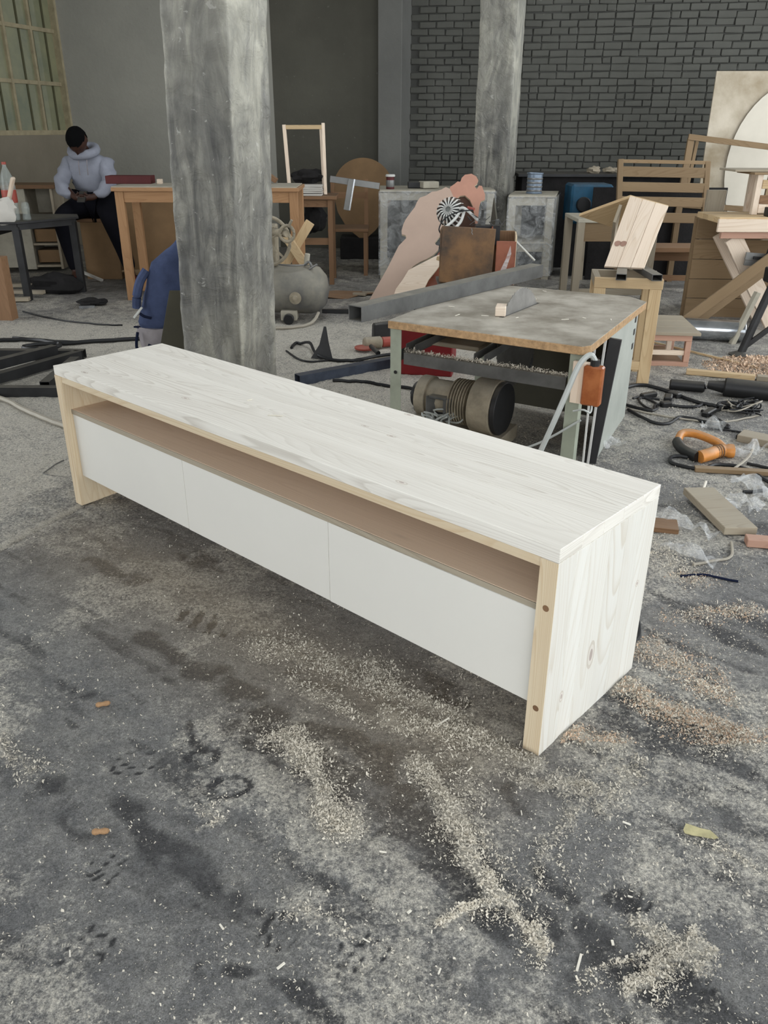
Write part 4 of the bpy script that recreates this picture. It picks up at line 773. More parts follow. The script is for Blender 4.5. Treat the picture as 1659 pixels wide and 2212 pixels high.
for k in range(16):
    c = Vector((0.74+rnd.uniform(-.10, .14), 6.46+rnd.uniform(-.08, .1), 0.69+rnd.uniform(-.04, .08))); d_ = Vector((rnd.uniform(-1, 1), rnd.uniform(-.4, .4), rnd.uniform(-.6, 1))).normalized()*rnd.uniform(.04, .09)
    m_ = MB(); m_.bar(tuple(c), tuple(c+d_), rnd.uniform(.008, .03), .004); m_.build('scrap', 'steel' if k % 3 else 'darksteel', jt)
m_ = MB(); m_.bx(0.68, 0.86, 6.42, 6.52, 0.55, 0.69); m_.build('scrap_bin', 'darksteel', jt)
m_ = MB(); m_.tube([(0.965, 6.6, 0.60), (1.15, 6.5, 0.43)], 0.008, 8); tag(m_.build('white_rod', 'whiteplastic'), 'thin white rod leaning right of the reddish open box', 'rod')
m_ = MB(); m_.bar((0.97, 7.0, 0.02), (0.97, 7.9, 0.55), 0.55, 0.012, (1, 0, 0)); tag(m_.build('dark_board', 'walldark'), 'dark board leaning against the foot of the rear column', 'board')
# ---- plastic wrapped racks
def rack(x0, x1, y0, y1, ztops, label, mat, skew=0.0, posts=None):
    r_ = thing('storage_rack', label, 'rack', ((x0+x1)/2, (y0+y1)/2, 0)); tp = ztops[0]
    for i, (x, y) in enumerate(((x0, y0), (x1, y0), (x0+skew, y1), (x1+skew, y1))):
        m_ = MB(); m_.bx(x-0.035, x+0.035, y-0.03, y+0.03, 0, tp-0.03); m_.build('post', mat, r_, bevel=0.003)
    for z in ztops:
        m_ = MB(); m_.prism([(x0-0.04, y0-0.035), (x1+0.04, y0-0.035), (x1+0.04+skew, y1+0.03), (x0-0.04+skew, y1+0.03)], (0, 0, z-0.022), (1, 0, 0), (0, 1, 0), 0.022); m_.build('shelf_board', mat, r_, bevel=0.002)
        m_ = MB(); m_.bar((x0+0.035, y0-0.005, z-0.06), (x1-0.035, y0-0.005, z-0.06), 0.02, 0.07); m_.build('front_rail', mat, r_, bevel=0.002)
    m_ = MB(); G_ = 10
    P = [(x0-0.05, y0-0.045, 0.05), (x1+0.05, y0-0.045, 0.05)]
    for (p, q) in (((x0-0.05, y0-0.048), (x1+0.05, y0-0.048)), ((x1+0.05, y0-0.048), (x1+0.05+skew, y1))):
        g_ = [[m_.bm.verts.new((p[0]+(q[0]-p[0])*i/G_, p[1]+(q[1]-p[1])*i/G_-abs(noise.noise(Vector((i*1.3+x0, j*0.9, 1))))*0.02, 0.04+(tp-0.05)*j/G_)) for i in range(G_+1)] for j in range(G_+1)]
        for j in range(G_):
            for i in range(G_): m_.bm.faces.new((g_[j][i], g_[j][i+1], g_[j+1][i+1], g_[j+1][i]))
    m_.build('plastic_wrap', 'film', r_, smooth=True)
    return r_
rack(-0.01, 1.0, 8.3, 8.85, (0.82, 0.12), 'long low rack wrapped in plastic between round panel and rear column', 'whitewood')
rack(1.20, 1.56, 8.25, 8.75, (0.78, 0.36, 0.06), 'white shelved rack wrapped in cloudy plastic right of the rear column', 'whitewood', 0.14)
for x_ in (1.74, 1.90): m_ = MB(); m_.bar((x_, 8.2, 0), (x_, 8.25, 0.62), 0.05, 0.03, (0, 1, 0)); tag(m_.build('upright_batten', 'greywood', bevel=0.002), 'grey upright batten leaning by the wrapped white rack, %s one' % ('nearer' if x_ < 1.8 else 'farther'), 'batten')
m_ = MB(); m_.lathe((1.43, 8.42, 0.781), [(0.076, 0), (0.078, 0.006), (0.072, 0.012), (0.072, 0.17), (0.078, 0.176), (0.078, 0.184), (0.066, 0.184), (0.064, 0.176)], 24); tn = m_.build('tin_can', 'tin', smooth=True); tag(tn, 'large blue grey tin can on top of the wrapped white rack', 'can')
for k in range(4): m_ = MB(); m_.lathe((1.43, 8.42, 0.80+k*0.035), [(0.0725, 0), (0.0765, 0.008), (0.0725, 0.016)], 24); m_.build('raised_band', 'aluminium', tn, smooth=True)
ct = thing('paint_can', 'small can with pale lid and dark red side on the long rack', 'can', (0.05, 8.35, 0.821))
m_ = MB(); m_.lathe((0.05, 8.35, 0.821), [(0.038, 0), (0.038, 0.11), (0.036, 0.115)], 18); m_.build('can_body', 'maroon', ct, smooth=True); m_ = MB(); m_.lathe((0.05, 8.35, 0.93), [(0.045, 0), (0.047, 0.012), (0.04, 0.02)], 18); m_.build('lid', 'whiteplastic', ct, smooth=True)
m_ = MB(); m_.lathe((0.05, 8.35, 0.84), [(0.0385, 0), (0.0395, 0.01), (0.0395, 0.05), (0.0385, 0.06)], 18); m_.build('label_band', 'aluminium', ct, smooth=True)
m_ = MB(); m_.box((0.42, 8.45, 0.855), (0.16, 0.14, 0.06), Matrix.Rotation(.3, 3, 'Z')); tag(m_.build('small_box', 'whitewood', bevel=0.006), 'small pale box on the long wrapped rack behind the cut-outs', 'box')
m_ = MB(); m_.box((0.28, 8.5, 0.85), (0.12, 0.1, 0.055)); tag(m_.build('small_box', 'darksteel', bevel=0.006), 'small black box on the long wrapped rack behind the cut-outs', 'box')
jar = MB(); jar.lathe((0.18, 8.55, 0.3), [(0.05, 0), (0.06, .02), (0.06, .16), (0.03, .2), (0.03, .22)], 16)
# ---- round-topped panel, scraps behind
rp = []
for k in range(25): t = math.pi*(-0.08+1.16*k/24); rp.append((-0.24+0.33*math.cos(t), 0.74+0.32*math.sin(t)))
rp += [(-0.52, 0.50), (-0.42, 0.34), (-0.24, 0.20), (-0.10, 0.32), (-0.02, 0.42)]
m_ = MB(); m_.prism([(x, z) for x, z in rp], (0, 9.55, 0), (1, 0, 0), (0, 0.12, 1), -0.018); tag(m_.build('round_panel', 'mdf' and 'ply'), 'brown round-topped wooden panel propped against the back wall', 'panel')
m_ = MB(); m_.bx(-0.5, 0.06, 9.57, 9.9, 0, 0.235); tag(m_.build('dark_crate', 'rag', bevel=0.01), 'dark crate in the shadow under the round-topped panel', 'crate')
ts_ = thing('metal_cross', 'T-shaped bare metal channel offcut in front of the round-topped panel', 'metal offcut', (-0.33, 8.05, 0.6))
m_ = MB(); m_.bar((-0.50, 8.03, 0.925), (-0.05, 8.03, 0.865), 0.02, 0.055); m_.build('cross_bar', 'aluminium', ts_, bevel=0.002); m_ = MB(); m_.bar((-0.305, 8.01, 0.925), (-0.355, 8.01, 0.66), 0.055, 0.02, (0, 1, 0)); m_.build('upright', 'aluminium', ts_, bevel=0.002); m_ = MB(); m_.bar((-0.275, 8.0, 0.925), (-0.325, 8.0, 0.66), 0.012, 0.012, (0, 1, 0)); m_.build('bright_lip', 'chrome', ts_)
CHY = 0.14
chr_ = thing('wooden_chair', 'brown wooden chair half hidden behind the metal offcut', 'chair', (-0.38, 8.5+CHY, 0)); OFF[chr_] = Vector((-0.38, 8.5, 0))
m_ = MB(); m_.bx(-0.56, -0.16, 8.3, 8.7, 0.42, 0.45); m_.build('seat', 'brownwood', chr_, bevel=0.004)
for x_, y_ in ((-0.53, 8.33), (-0.19, 8.33)): m_ = MB(); m_.bx(x_-0.02, x_+0.02, y_-0.02, y_+0.02, 0, 0.42); m_.build('leg', 'brownwood', chr_)
for x_ in (-0.53, -0.19): m_ = MB(); m_.bar((x_, 8.68, 0), (x_, 8.74, 0.88), 0.04, 0.03, (0, 1, 0)); m_.build('rear_post', 'brownwood', chr_)
m_ = MB(); m_.bx(-0.53, -0.19, 8.71, 8.74, 0.70, 0.76); m_.build('back_rail', 'brownwood', chr_)
m_ = MB(); m_.prism([(0, 0), (0.22, -0.02), (0.33, 0.10), (0.50, 0.13), (0.36, 0.28), (0.12, 0.30), (-0.06, 0.16)], (-0.56, 7.25, 0.010), (1, 0, 0), (0, 1, 0.03), 0.004); tag(m_.build('cardboard_scrap', 'brownwood', jit=0.02), 'crumpled brown cardboard on the floor behind the compressor', 'cardboard')
m_ = MB(); m_.bar((-0.50, 6.62, 0.02), (0.0, 6.60, 0.02), 0.03, 0.03); tag(m_.build('floor_bar', 'darksteel'), 'thin dark bar on the floor right of the compressor tank', 'bar')
for k, (x_, y_) in enumerate(((-0.22, 7.35), (-0.14, 7.42), (-0.06, 7.2))): m_ = MB(); m_.box((x_, y_, 0.02), (0.12, 0.04, 0.02), Matrix.Rotation(-0.3+k*.4, 3, 'Z')); tag(m_.build('wood_offcut', 'greywood', bevel=0.002), 'small grey offcut on the dark floor left of the cut-outs, %s' % ('leftmost of three', 'farthest back of three', 'nearest of three')[k], 'offcut', 'offcuts beside the cut-outs')
# ---- orange-legged table (partly hidden by the big column)
ot = thing('work_table', 'long orange pine work table passing behind the big column', 'table', (-1.44, 7.4, 0))
m_ = MB(); m_.bx(-2.22, -0.70, 7.10, 7.66, 0.875, 0.905); m_.build('tabletop', 'orange', ot, bevel=0.003); m_ = MB(); m_.bx(-2.22, -0.72, 7.12, 7.64, 0.905, 0.912); m_.build('pale_surface', 'whitewood', ot)
for (x_, y_) in ((-2.165, 7.145), (-0.745, 7.145), (-2.165, 7.60), (-0.745, 7.60)): m_ = MB(); m_.bx(x_-0.035, x_+0.035, y_-0.025, y_+0.025, 0, 0.875); m_.build('leg', 'orange', ot, bevel=0.003)
for y_ in (7.14, 7.61): m_ = MB(); m_.bx(-2.13, -0.78, y_-0.012, y_+0.012, 0.79, 0.875); m_.build('apron', 'orange', ot, bevel=0.002)
m_ = MB(); m_.bx(-2.20, -1.76, 7.70, 7.88, 0.912, 0.99) if False else m_.bx(-2.36, -1.98, 7.44, 7.60, 0.912, 0.975); tag(m_.build('maroon_box', 'maroon', bevel=0.003), 'flat maroon box on the left end of the orange table', 'box')
m_ = MB(); m_.bx(-1.93, -1.89, 7.45, 7.5, 0.912, 0.95); tag(m_.build('small_block', 'palepine', bevel=0.002), 'tiny pale block right of the maroon box', 'block')
xt = thing('crossed_trestle', 'crossed wooden trestle standing behind the compressor', 'trestle', (-0.68, 6.95, 0))
m_ = MB(); m_.bar((-0.88, 6.95, 0.24), (-0.60, 6.95, 0.66), 0.075, 0.05, (0, 1, 0)); m_.build('leg', 'pine', xt, bevel=0.003); m_ = MB(); m_.bar((-0.82, 6.89, 0.60), (-0.60, 6.89, 0.26), 0.07, 0.05, (0, 1, 0)); m_.build('leg', 'pine', xt, bevel=0.003)
m_ = MB(); m_.bx(-0.90, -0.56, 6.86, 7.02, 0, 0.24); m_.build('foot_block', 'greywood', xt, bevel=0.003)
# ---- small table with picture frame
st = thing('small_table', 'narrow brown side table carrying the upright frame', 'table', (-0.63, 8.1, 0))
m_ = MB(); m_.bx(-0.86, -0.44, 7.92, 8.36, 0.755, 0.785); m_.build('tabletop', 'brownwood', st, bevel=0.003)
for x_, y_ in ((-0.82, 7.96), (-0.50, 7.96), (-0.82, 8.32), (-0.50, 8.32)): m_ = MB(); m_.bx(x_-0.022, x_+0.022, y_-0.022, y_+0.022, 0, 0.755); m_.build('leg', 'brownwood', st)
for z_ in (0.36, 0.69): m_ = MB(); m_.bx(-0.80, -0.52, 7.95, 7.97, z_, z_+0.06); m_.build('cross_rail', 'brownwood', st)
fr = thing('upright_frame', 'tall pale wooden frame standing on the narrow side table', 'framework', (-0.72, 8.12, 0.785))  # plain wooden frame standing upright, not part of a window
for (p, q, t_) in (((-0.875, 8.08, 0.79), (-0.905, 8.10, 1.37), 0.038), ((-0.545, 8.06, 0.79), (-0.555, 8.10, 1.385), 0.034), ((-0.575, 8.22, 0.79), (-0.590, 8.22, 1.36), 0.022)):
    m_ = MB(); m_.bar(p, q, t_*0.8, t_, (0, 1, 0)); m_.build('stile', 'palepine', fr, bevel=0.002)
m_ = MB(); m_.bar((-0.90, 8.10, 1.35), (-0.55, 8.10, 1.352), 0.03, 0.035); m_.build('top_rail', 'pine', fr, bevel=0.002)
for k in range(5):
    m_ = MB(); m_.box((-0.70+k*0.006, 8.02, 0.795+k*0.0175+0.004*(k > 0)), (0.26-0.012*k, 0.18, 0.016), Matrix.Rotation(0.1*((k % 2)-.5), 3, 'Z')); tag(m_.build('white_slab', 'paper', bevel=0.002), 'white slab in the stack on the narrow table, %s' % ('at the bottom', 'second from the bottom', 'in the middle', 'second from the top', 'on the top')[k], 'slab', 'stack of white slabs on the narrow table')
def blob(name, c, s_, mat, label, cat, seed=0, parent=None):
    m_ = MB(); m_.sph((0, 0, 0), 1, n=18)
    for v in m_.bm.verts:
        q = v.co.copy(); k = 1+noise.noise(q*1.6+Vector((seed*7.1, 0, 0)))*0.5+noise.noise(q*4+Vector((0, seed*3, 0)))*0.2; v.co = Vector((q.x*s_[0]*k, q.y*s_[1]*k, max(q.z, -0.75)*s_[2]*k)) + Vector(c)
    o = m_.build(name, mat, parent, smooth=True)
    if parent is None: tag(o, label, cat)
    return o
blob('dark_rag', (-0.72, 8.24, 0.93), (0.15, 0.09, 0.07), 'rag', 'heap of black cloth behind the white slabs', 'cloth', 2)
blob('dark_rag', (-0.66, 8.15, 0.56), (0.11, 0.10, 0.13), 'rag', 'black bundle under the narrow side table', 'cloth', 5)
m_ = MB(); m_.bar((-0.93, 7.55, 0.933), (-1.12, 7.6, 1.06), 0.04, 0.04); tag(m_.build('wood_batten', 'brownwood', bevel=0.002), 'short brown batten sticking out beside the big column above the table', 'batten')
# ---- compressor
cp = thing('air_compressor', 'dusty air compressor with round tank standing right behind the big column', 'compressor', (-0.85, 6.3, 0))
m_ = MB(); m_.lathe((-1.35, 6.45, 0.235), [(0.02, -0.02), (0.10, 0.0), (0.155, 0.04), (0.18, 0.10), (0.18, 0.80), (0.165, 0.86), (0.11, 0.91), (0.03, 0.93)], 32, (1, -0.12, 0)); m_.build('tank', 'tank', cp, smooth=True)
m_ = MB(); m_.lathe((-0.665, 6.19, 0.20), [(0.045, 0), (0.045, 0.012), (0.02, 0.014), (0.018, 0.035), (0.0, 0.037)], 20, (0.1, -1, 0)); m_.build('drain_plug', 'cast', cp, smooth=True)
m_ = MB(); m_.bx(-0.78, -0.66, 6.20, 6.36, 0.03, 0.10); m_.build('foot_bracket', 'whitewood', cp, bevel=0.003); m_ = MB(); m_.cyl((-0.72, 6.16, 0.045), (-0.72, 6.20, 0.045), 0.04, n=18); m_.build('wheel', 'black', cp, bevel=0.005, smooth=True)
fl = thing('x', '', None, (0, 0, 0)); bpy.data.objects.remove(fl)
m_ = MB(); ring = [(-0.86+0.17*math.cos(t), 6.22, 0.60+0.17*math.sin(t)) for t in [2*math.pi*i/28 for i in range(28)]]; m_.tube(ring, 0.013, 8, True)
for k in range(5): t = 2*math.pi*k/5+0.5; m_.bar((-0.86, 6.22, 0.60), (-0.86+0.165*math.cos(t), 6.22, 0.60+0.165*math.sin(t)), 0.02, 0.014)
m_.cyl((-0.86, 6.20, 0.60), (-0.86, 6.30, 0.60), 0.03); m_.build('flywheel', 'cast', cp, smooth=True)
m_ = MB(); m_.bx(-0.98, -0.80, 6.30, 6.46, 0.41, 0.70); m_.build('pump_block', 'cast', cp, bevel=0.01)
m_ = MB(); m_.tube([(-0.70+0.05*math.cos(t), 6.15, 0.66+0.055*math.sin(t)) for t in [2*math.pi*i/16 for i in range(16)]], 0.012, 8, True); m_.cyl((-0.70, 6.15, 0.66), (-0.80, 6.25, 0.66), 0.025, 0.03, n=14); m_.cyl((-0.685, 6.14, 0.71), (-0.66, 6.13, 0.755), 0.010, n=8); m_.build('air_filter', 'cast', cp, smooth=True)
m_ = MB(); m_.cyl((-0.585, 6.33, 0.43), (-0.575, 6.33, 0.50), 0.02, n=14); m_.build('gauge_knob', 'whitewood', cp, bevel=0.004, smooth=True)
m_ = MB(); m_.tube(smoothpts([(-0.60, 6.30, 0.42), (-0.56, 6.28, 0.445), (-0.54, 6.28, 0.40)]), 0.010, 8); m_.tube([(-0.56, 6.27, 0.395), (-0.50, 6.24, 0.435)], 0.007, 8); m_.tube(smoothpts([(-0.80, 6.28, 0.43), (-0.70, 6.26, 0.422), (-0.60, 6.27, 0.425)]), 0.006, 6); m_.build('valve', 'aluminium', cp, smooth=True)
add_cable('pale hose curving on the floor under the compressor', [(-0.50, 6.25, 0.08), (-0.54, 6.15, 0.03), (-0.66, 6.02, 0), (-0.85, 5.98, 0), (-1.0, 5.95, 0)], 0.012, 'hose', 'air_hose', 'hose')
# ---- backpack and dark board beside the column
bk = thing('backpack', 'slumped blue and grey backpack leaning left of the big column', 'backpack', (-1.27, 4.92, 0))
def shell(name, prof_, y0, dep, mat, par, seed=0):
    """closed soft shape from front outline rows (z, xl, xr, bulge)"""
    m_ = MB(); rings = []; n_ = 20
    for (z, xl, xr, bl) in prof_:
        cx, hw = (xl+xr)/2, (xr-xl)/2
        rings.append([m_.bm.verts.new((cx+hw*math.copysign(abs(math.cos(2*math.pi*i/n_))**0.7, math.cos(2*math.pi*i/n_)), y0-dep*bl*math.copysign(abs(math.sin(2*math.pi*i/n_))**0.8, math.sin(2*math.pi*i/n_)), z)) for i in range(n_)])
    for a, b in zip(rings[:-1], rings[1:]):
        for i in range(n_): m_.bm.faces.new((a[i], a[(i+1) % n_], b[(i+1) % n_], b[i]))
    m_.bm.faces.new(rings[0][::-1]); m_.bm.faces.new(rings[-1])
    bmesh.ops.subdivide_edges(m_.bm, edges=m_.bm.edges[:], cuts=1, use_grid_fill=True)
    for v in m_.bm.verts: v.co += noise.noise_vector(v.co*14+Vector((seed, 0, 0)))*0.010 + noise.noise_vector(v.co*40)*0.0025
    return m_.build(name, mat, par, smooth=True)
bag = shell('main_bag', [(0.262, -1.462, -1.14, .8), (0.30, -1.472, -1.13, 1), (0.38, -1.445, -1.12, 1), (0.46, -1.415, -1.10, 1.05), (0.56, -1.385, -1.09, 1), (0.64, -1.355, -1.09, .9), (0.685, -1.30, -1.10, .75), (0.72, -1.24, -1.11, .6), (0.77, -1.20, -1.12, .35)], 4.94, 0.12, 'denim', bk)
shell('base', [(0.02, -1.38, -1.14, .7), (0.08, -1.44, -1.13, .9), (0.16, -1.475, -1.13, 1), (0.24, -1.49, -1.13, 1), (0.268, -1.488, -1.14, .95)], 4.94, 0.118, 'greyfab', bk, 5)
m_ = MB(); m_.bar((-1.495, 4.90, 0.268), (-1.20, 4.81, 0.258), 0.02, 0.008); m_.tube(smoothpts([(-1.46, 4.83, 0.25), (-1.475, 4.83, 0.15), (-1.43, 4.85, 0.06)]), 0.009, 6); m_.tube(smoothpts([(-1.40, 4.81, 0.18), (-1.33, 4.808, 0.15), (-1.25, 4.81, 0.12)]), 0.008, 6); m_.build('black_piping', 'navyfab', bk)
m_ = MB(); P = smoothpts([(-1.375, 4.87, 0.60), (-1.415, 4.85, 0.54), (-1.440, 4.84, 0.46), (-1.450, 4.84, 0.39)]); m_.tube(P, 0.026, 8); m_.build('side_pocket', 'denim', bk, smooth=True)
m_ = MB(); m_.bar((-1.465, 4.81, 0.34), (-1.41, 4.81, 0.40), 0.012, 0.012, (0, 1, 0)); m_.build('white_zip', 'whiteplastic', bk)
m_ = MB(); m_.tube(smoothpts([(-1.425, 4.805, 0.365), (-1.40, 4.80, 0.35), (-1.36, 4.80, 0.34)]), 0.008, 6); m_.build('dark_seam', 'navyfab', bk)  # narrow dark navy seam on the bag front
m_ = MB(); m_.prism([(-0.12, 0), (0.28, 0), (0.28, 0.50), (-0.0, 0.50)], (-1.24, 4.72, 0.006), (1, -0.05, 0), (0.02, 0.10, 1), -0.016); tag(m_.build('dark_board', 'boarddark', bevel=0.002), 'dark olive board leaning between backpack and big column', 'board')
# ---- left foreground: black steel frame, cables, hose
sf = thing('welded_truss', 'black steel triangular truss lying on the floor left of the console', 'truss', (-2.1, 4.8, 0))
for i, (p, q) in enumerate((((-2.75, 5.13, 0.045), (-1.90, 5.12, 0.045)), ((-1.93, 5.10, 0.045), (-2.32, 4.38, 0.045)), ((-2.60, 4.36, 0.030), (-1.62, 4.36, 0.030)), ((-2.06, 5.06, 0.09), (-2.42, 4.44, 0.09)), ((-1.90, 4.95, 0.045), (-1.88, 4.40, 0.045)))):
    m_ = MB(); m_.hollow(p, q, 0.055, 0.055, 0.003); m_.build('bar', 'darksteel', sf)
m_ = MB(); m_.bar((-2.7, 4.92, 0.016), (-2.20, 4.72, 0.016), 0.09, 0.02); tag(m_.build('wood_plank', 'greywood', bevel=0.002), 'dusty plank end lying under the black steel frame', 'plank')
add_cable('thick black cable with a loop beyond the black steel frame', [(-3.0, 5.50, 0), (-2.66, 5.58, 0), (-2.43, 5.60, 0), (-2.26, 5.52, 0), (-2.18, 5.46, 0.01), (-2.22, 5.37, 0), (-2.34, 5.34, 0), (-2.40, 5.40, 0), (-2.30, 5.47, 0.01), (-2.06, 5.53, 0), (-1.65, 5.67, 0), (-1.3, 5.8, 0)], 0.014)
add_cable('second thinner cable beyond the black steel frame', [(-2.6, 5.70, 0), (-2.2, 5.58, 0), (-1.9, 5.60, 0), (-1.6, 5.72, 0)], 0.008)
add_cable('pale flexible hose on the floor left of the console', [(-2.45, 4.50, 0), (-2.08, 4.27, 0), (-1.85, 4.05, 0), (-1.60, 3.84, 0), (-1.35, 3.72, 0), (-0.95, 3.7, 0)], 0.013, 'hose', 'flexible_hose', 'hose')
add_cable('thin dark cord on the floor beyond the thick looped cable', [(-2.9, 6.62, 0), (-2.5, 6.30, 0), (-2.1, 6.12, 0), (-1.95, 6.10, 0)], 0.006)
m_ = MB(); m_.bar((-2.50, 6.78, 0.012), (-2.38, 6.80, 0.012), 0.03, 0.02); tag(m_.build('metal_bit', 'chrome'), 'small shiny metal bit on the floor near the man', 'metal bit')
blob('dark_rag', (-2.43, 6.90, 0.03), (0.12, 0.07, 0.03), 'rag', 'small dark rag behind the shiny metal bit', 'cloth', 8)
st_ = thing('bent_clip', 'small bent metal clip on the floor left of the console', 'clip', (-1.42, 3.27, 0)); m_ = MB(); m_.tube([(-1.46, 3.24, 0.006), (-1.42, 3.215, 0.006), (-1.30, 3.18, 0.006)], 0.003, 6); m_.tube([(-1.46, 3.24, 0.006), (-1.43, 3.31, 0.02), (-1.40, 3.335, 0.03)], 0.003, 6); m_.build('wire', 'steel', st_)
# ---- left background: bench post, black table, cabinet, boxes, man
m_ = MB(); m_.box((-2.93, 6.35, 0.235), (0.17, 0.10, 0.47), Matrix.Rotation(-0.1, 3, 'Z')); tag(m_.build('wood_post', 'brownwood', bevel=0.003), 'brown wooden post at the far left edge', 'post')
bt = thing('metal_table', 'black steel table with bottle and jar on it at the left', 'table', (-3.1, 7.4, 0))
m_ = MB(); m_.prism([(-3.9, 7.0), (-3.0, 7.05), (-2.66, 7.52), (-2.75, 7.75), (-3.9, 7.75)], (0, 0, 0.625), (1, 0, 0), (0, 1, 0), 0.018); m_.build('tabletop', 'darksteel', bt, bevel=0.002)
for (x_, y_) in ((-3.04, 7.10), (-2.72, 7.52), (-3.75, 7.10), (-3.75, 7.65)): m_ = MB(); m_.bx(x_-0.028, x_+0.028, y_-0.028, y_+0.028, 0, 0.60); m_.build('leg', 'darksteel', bt, bevel=0.002)
for (p, q) in (((-3.75, 7.06, 0.60), (-3.02, 7.08, 0.60)), ((-3.04, 7.08, 0.60), (-2.70, 7.53, 0.60)), ((-3.7, 7.66, 0.60), (-2.74, 7.66, 0.60)), ((-3.2, 7.10, 0.56), (-3.2, 7.6, 0.56))): m_ = MB(); m_.bar(p, q, 0.02, 0.05); m_.build('frame_rail', 'darksteel', bt)
bo = thing('plastic_bottle', 'clear plastic bottle with a red label on the black steel table', 'bottle', (-3.09, 7.2, 0.643))
m_ = MB(); m_.lathe((-3.09, 7.2, 0.643), [(0.05, 0), (0.055, 0.02), (0.055, 0.20), (0.058, 0.26), (0.05, 0.33), (0.03, 0.38), (0.016, 0.41), (0.016, 0.43)], 20); m_.build('body', 'bottle', bo, smooth=True)
m_ = MB(); m_.lathe((-3.09, 7.2, 0.78), [(0.0565, 0), (0.0585, 0.01), (0.0585, 0.09), (0.0565, 0.1)], 20); m_.build('label_band', 'redplastic', bo, smooth=True); m_ = MB(); m_.cyl((-3.09, 7.2, 1.07), (-3.09, 7.2, 1.09), 0.018, n=12); m_.build('cap', 'redplastic', bo)
m_ = MB(); m_.bar((-3.07, 7.12, 0.80), (-2.99, 7.10, 0.98), 0.028, 0.045, (0, 1, 0)); tag(m_.build('wooden_mallet', 'palepine', bevel=0.008), 'pale wooden mallet shaft leaning in front of the plastic bottle', 'mallet')
m_ = MB(); m_.lathe((-2.985, 7.22, 0.643), [(0.03, 0), (0.034, 0.01), (0.03, 0.05), (0.034, 0.09), (0.03, 0.13), (0.02, 0.14)], 16); tag(m_.build('glass_jar', 'bottle', smooth=True), 'small ribbed glass jar right of the plastic bottle', 'jar')
blob('white_cloth', (-3.12, 7.08, 0.72), (0.11, 0.05, 0.10), 'paper', 'crumpled white cloth on the black steel table', 'cloth', 3)
cb_ = thing('beige_cabinet', 'beige shelving unit without doors behind the black steel table', 'cabinet', (-3.55, 8.8, 0))
FC = Matrix.Rotation(0.10, 3, 'Z'); cc = Vector((-3.50, 8.75, 0))
def cbx(name, x0, x1, y0, y1, z0_, z1_, mat): m_ = MB(); m_.box(tuple(cc + FC @ Vector(((x0+x1)/2, (y0+y1)/2, (z0_+z1_)/2))), (x1-x0, y1-y0, z1_-z0_), FC); m_.build(name, mat, cb_, bevel=0.002)
cbx('side_panel', -0.40, -0.38, -.2, .2, .04, .80, 'whitewood'); cbx('side_panel', -0.16, -0.04, -.2, .2, .04, .80, 'whitewood'); cbx('side_panel', 0.20, 0.225, -.2, .2, .04, .80, 'greywood'); cbx('back_panel', -0.40, 0.22, .18, .2, .04, .80, 'whitewood'); cbx('top_panel', -0.42, 0.26, -.22, .21, .80, .835, 'brownwood')
for z_ in (0.06, 0.27, 0.46, 0.53): cbx('shelf', -0.04, 0.20, -.19, .18, z_, z_+0.02, 'greywood')
for z_ in (0.10, 0.30): cbx('drawer_box', -0.02, 0.19, -.15, .1, z_, z_+0.12, 'ply')
cbx('door', -0.38, -0.17, -.205, -.19, .06, .52, 'whitewood')
pb = thing('plywood_box', 'dark brown plywood box the man is perched on', 'box', (-2.74, 8.45, 0))
m_ = MB(); m_.bx(-2.90, -2.56, 8.20, 8.54, 0.0, 0.53); m_.build('body', 'ply', pb, bevel=0.004); m_ = MB(); m_.bx(-2.92, -2.54, 8.19, 8.56, 0.53, 0.56); m_.build('top', 'brownwood', pb, bevel=0.003)
m_ = MB(); m_.bar((-2.55, 8.35, 0.03), (-2.0, 8.3, 0.16), 0.30, 0.02, (0, 0.3, 1)); tag(m_.build('wood_plank', 'slat', bevel=0.002), 'sloping plank on the floor right of the box the man sits on', 'plank')
ps = thing('plywood_sheet', 'large brown plywood sheet leaning behind the orange table legs', 'sheet', (-1.95, 7.9, 0))
m_ = MB(); m_.bar((-2.40, 8.02, 0.46), (-1.35, 7.92, 0.46), 0.016, 0.72); m_.build('sheet', 'ply', ps, bevel=0.002); m_ = MB(); m_.bar((-2.42, 7.99, 0.10), (-1.35, 7.89, 0.12), 0.03, 0.05); m_.build('bottom_batten', 'slat', ps, bevel=0.002)
blob('dark_rag', (-2.95, 7.50, 0.07), (0.22, 0.16, 0.09), 'rag', 'heap of dark rags on the floor under the black steel table', 'cloth', 1)
m_ = MB(); m_.bar((-2.98, 8.15, 0.10), (-2.70, 8.02, 0.02), 0.03, 0.02); tag(m_.build('white_strip', 'paper'), 'white strip on the floor by the feet of the man', 'strip')
for k, (x_, y_, a_) in enumerate(((-3.25, 7.0, .1), (-3.2, 7.25, -.1), (-3.3, 7.45, .2))): m_ = MB(); m_.box((x_, y_, 0.03+k*.02), (0.5, 0.06, 0.03), Matrix.Rotation(a_, 3, 'Z')); tag(m_.build('wood_offcut', 'greywood', bevel=0.002), 'grey offcut on the floor under the black steel table, %s' % ('nearest of three', 'middle of three', 'farthest of three')[k], 'offcut', 'offcuts under the black table')

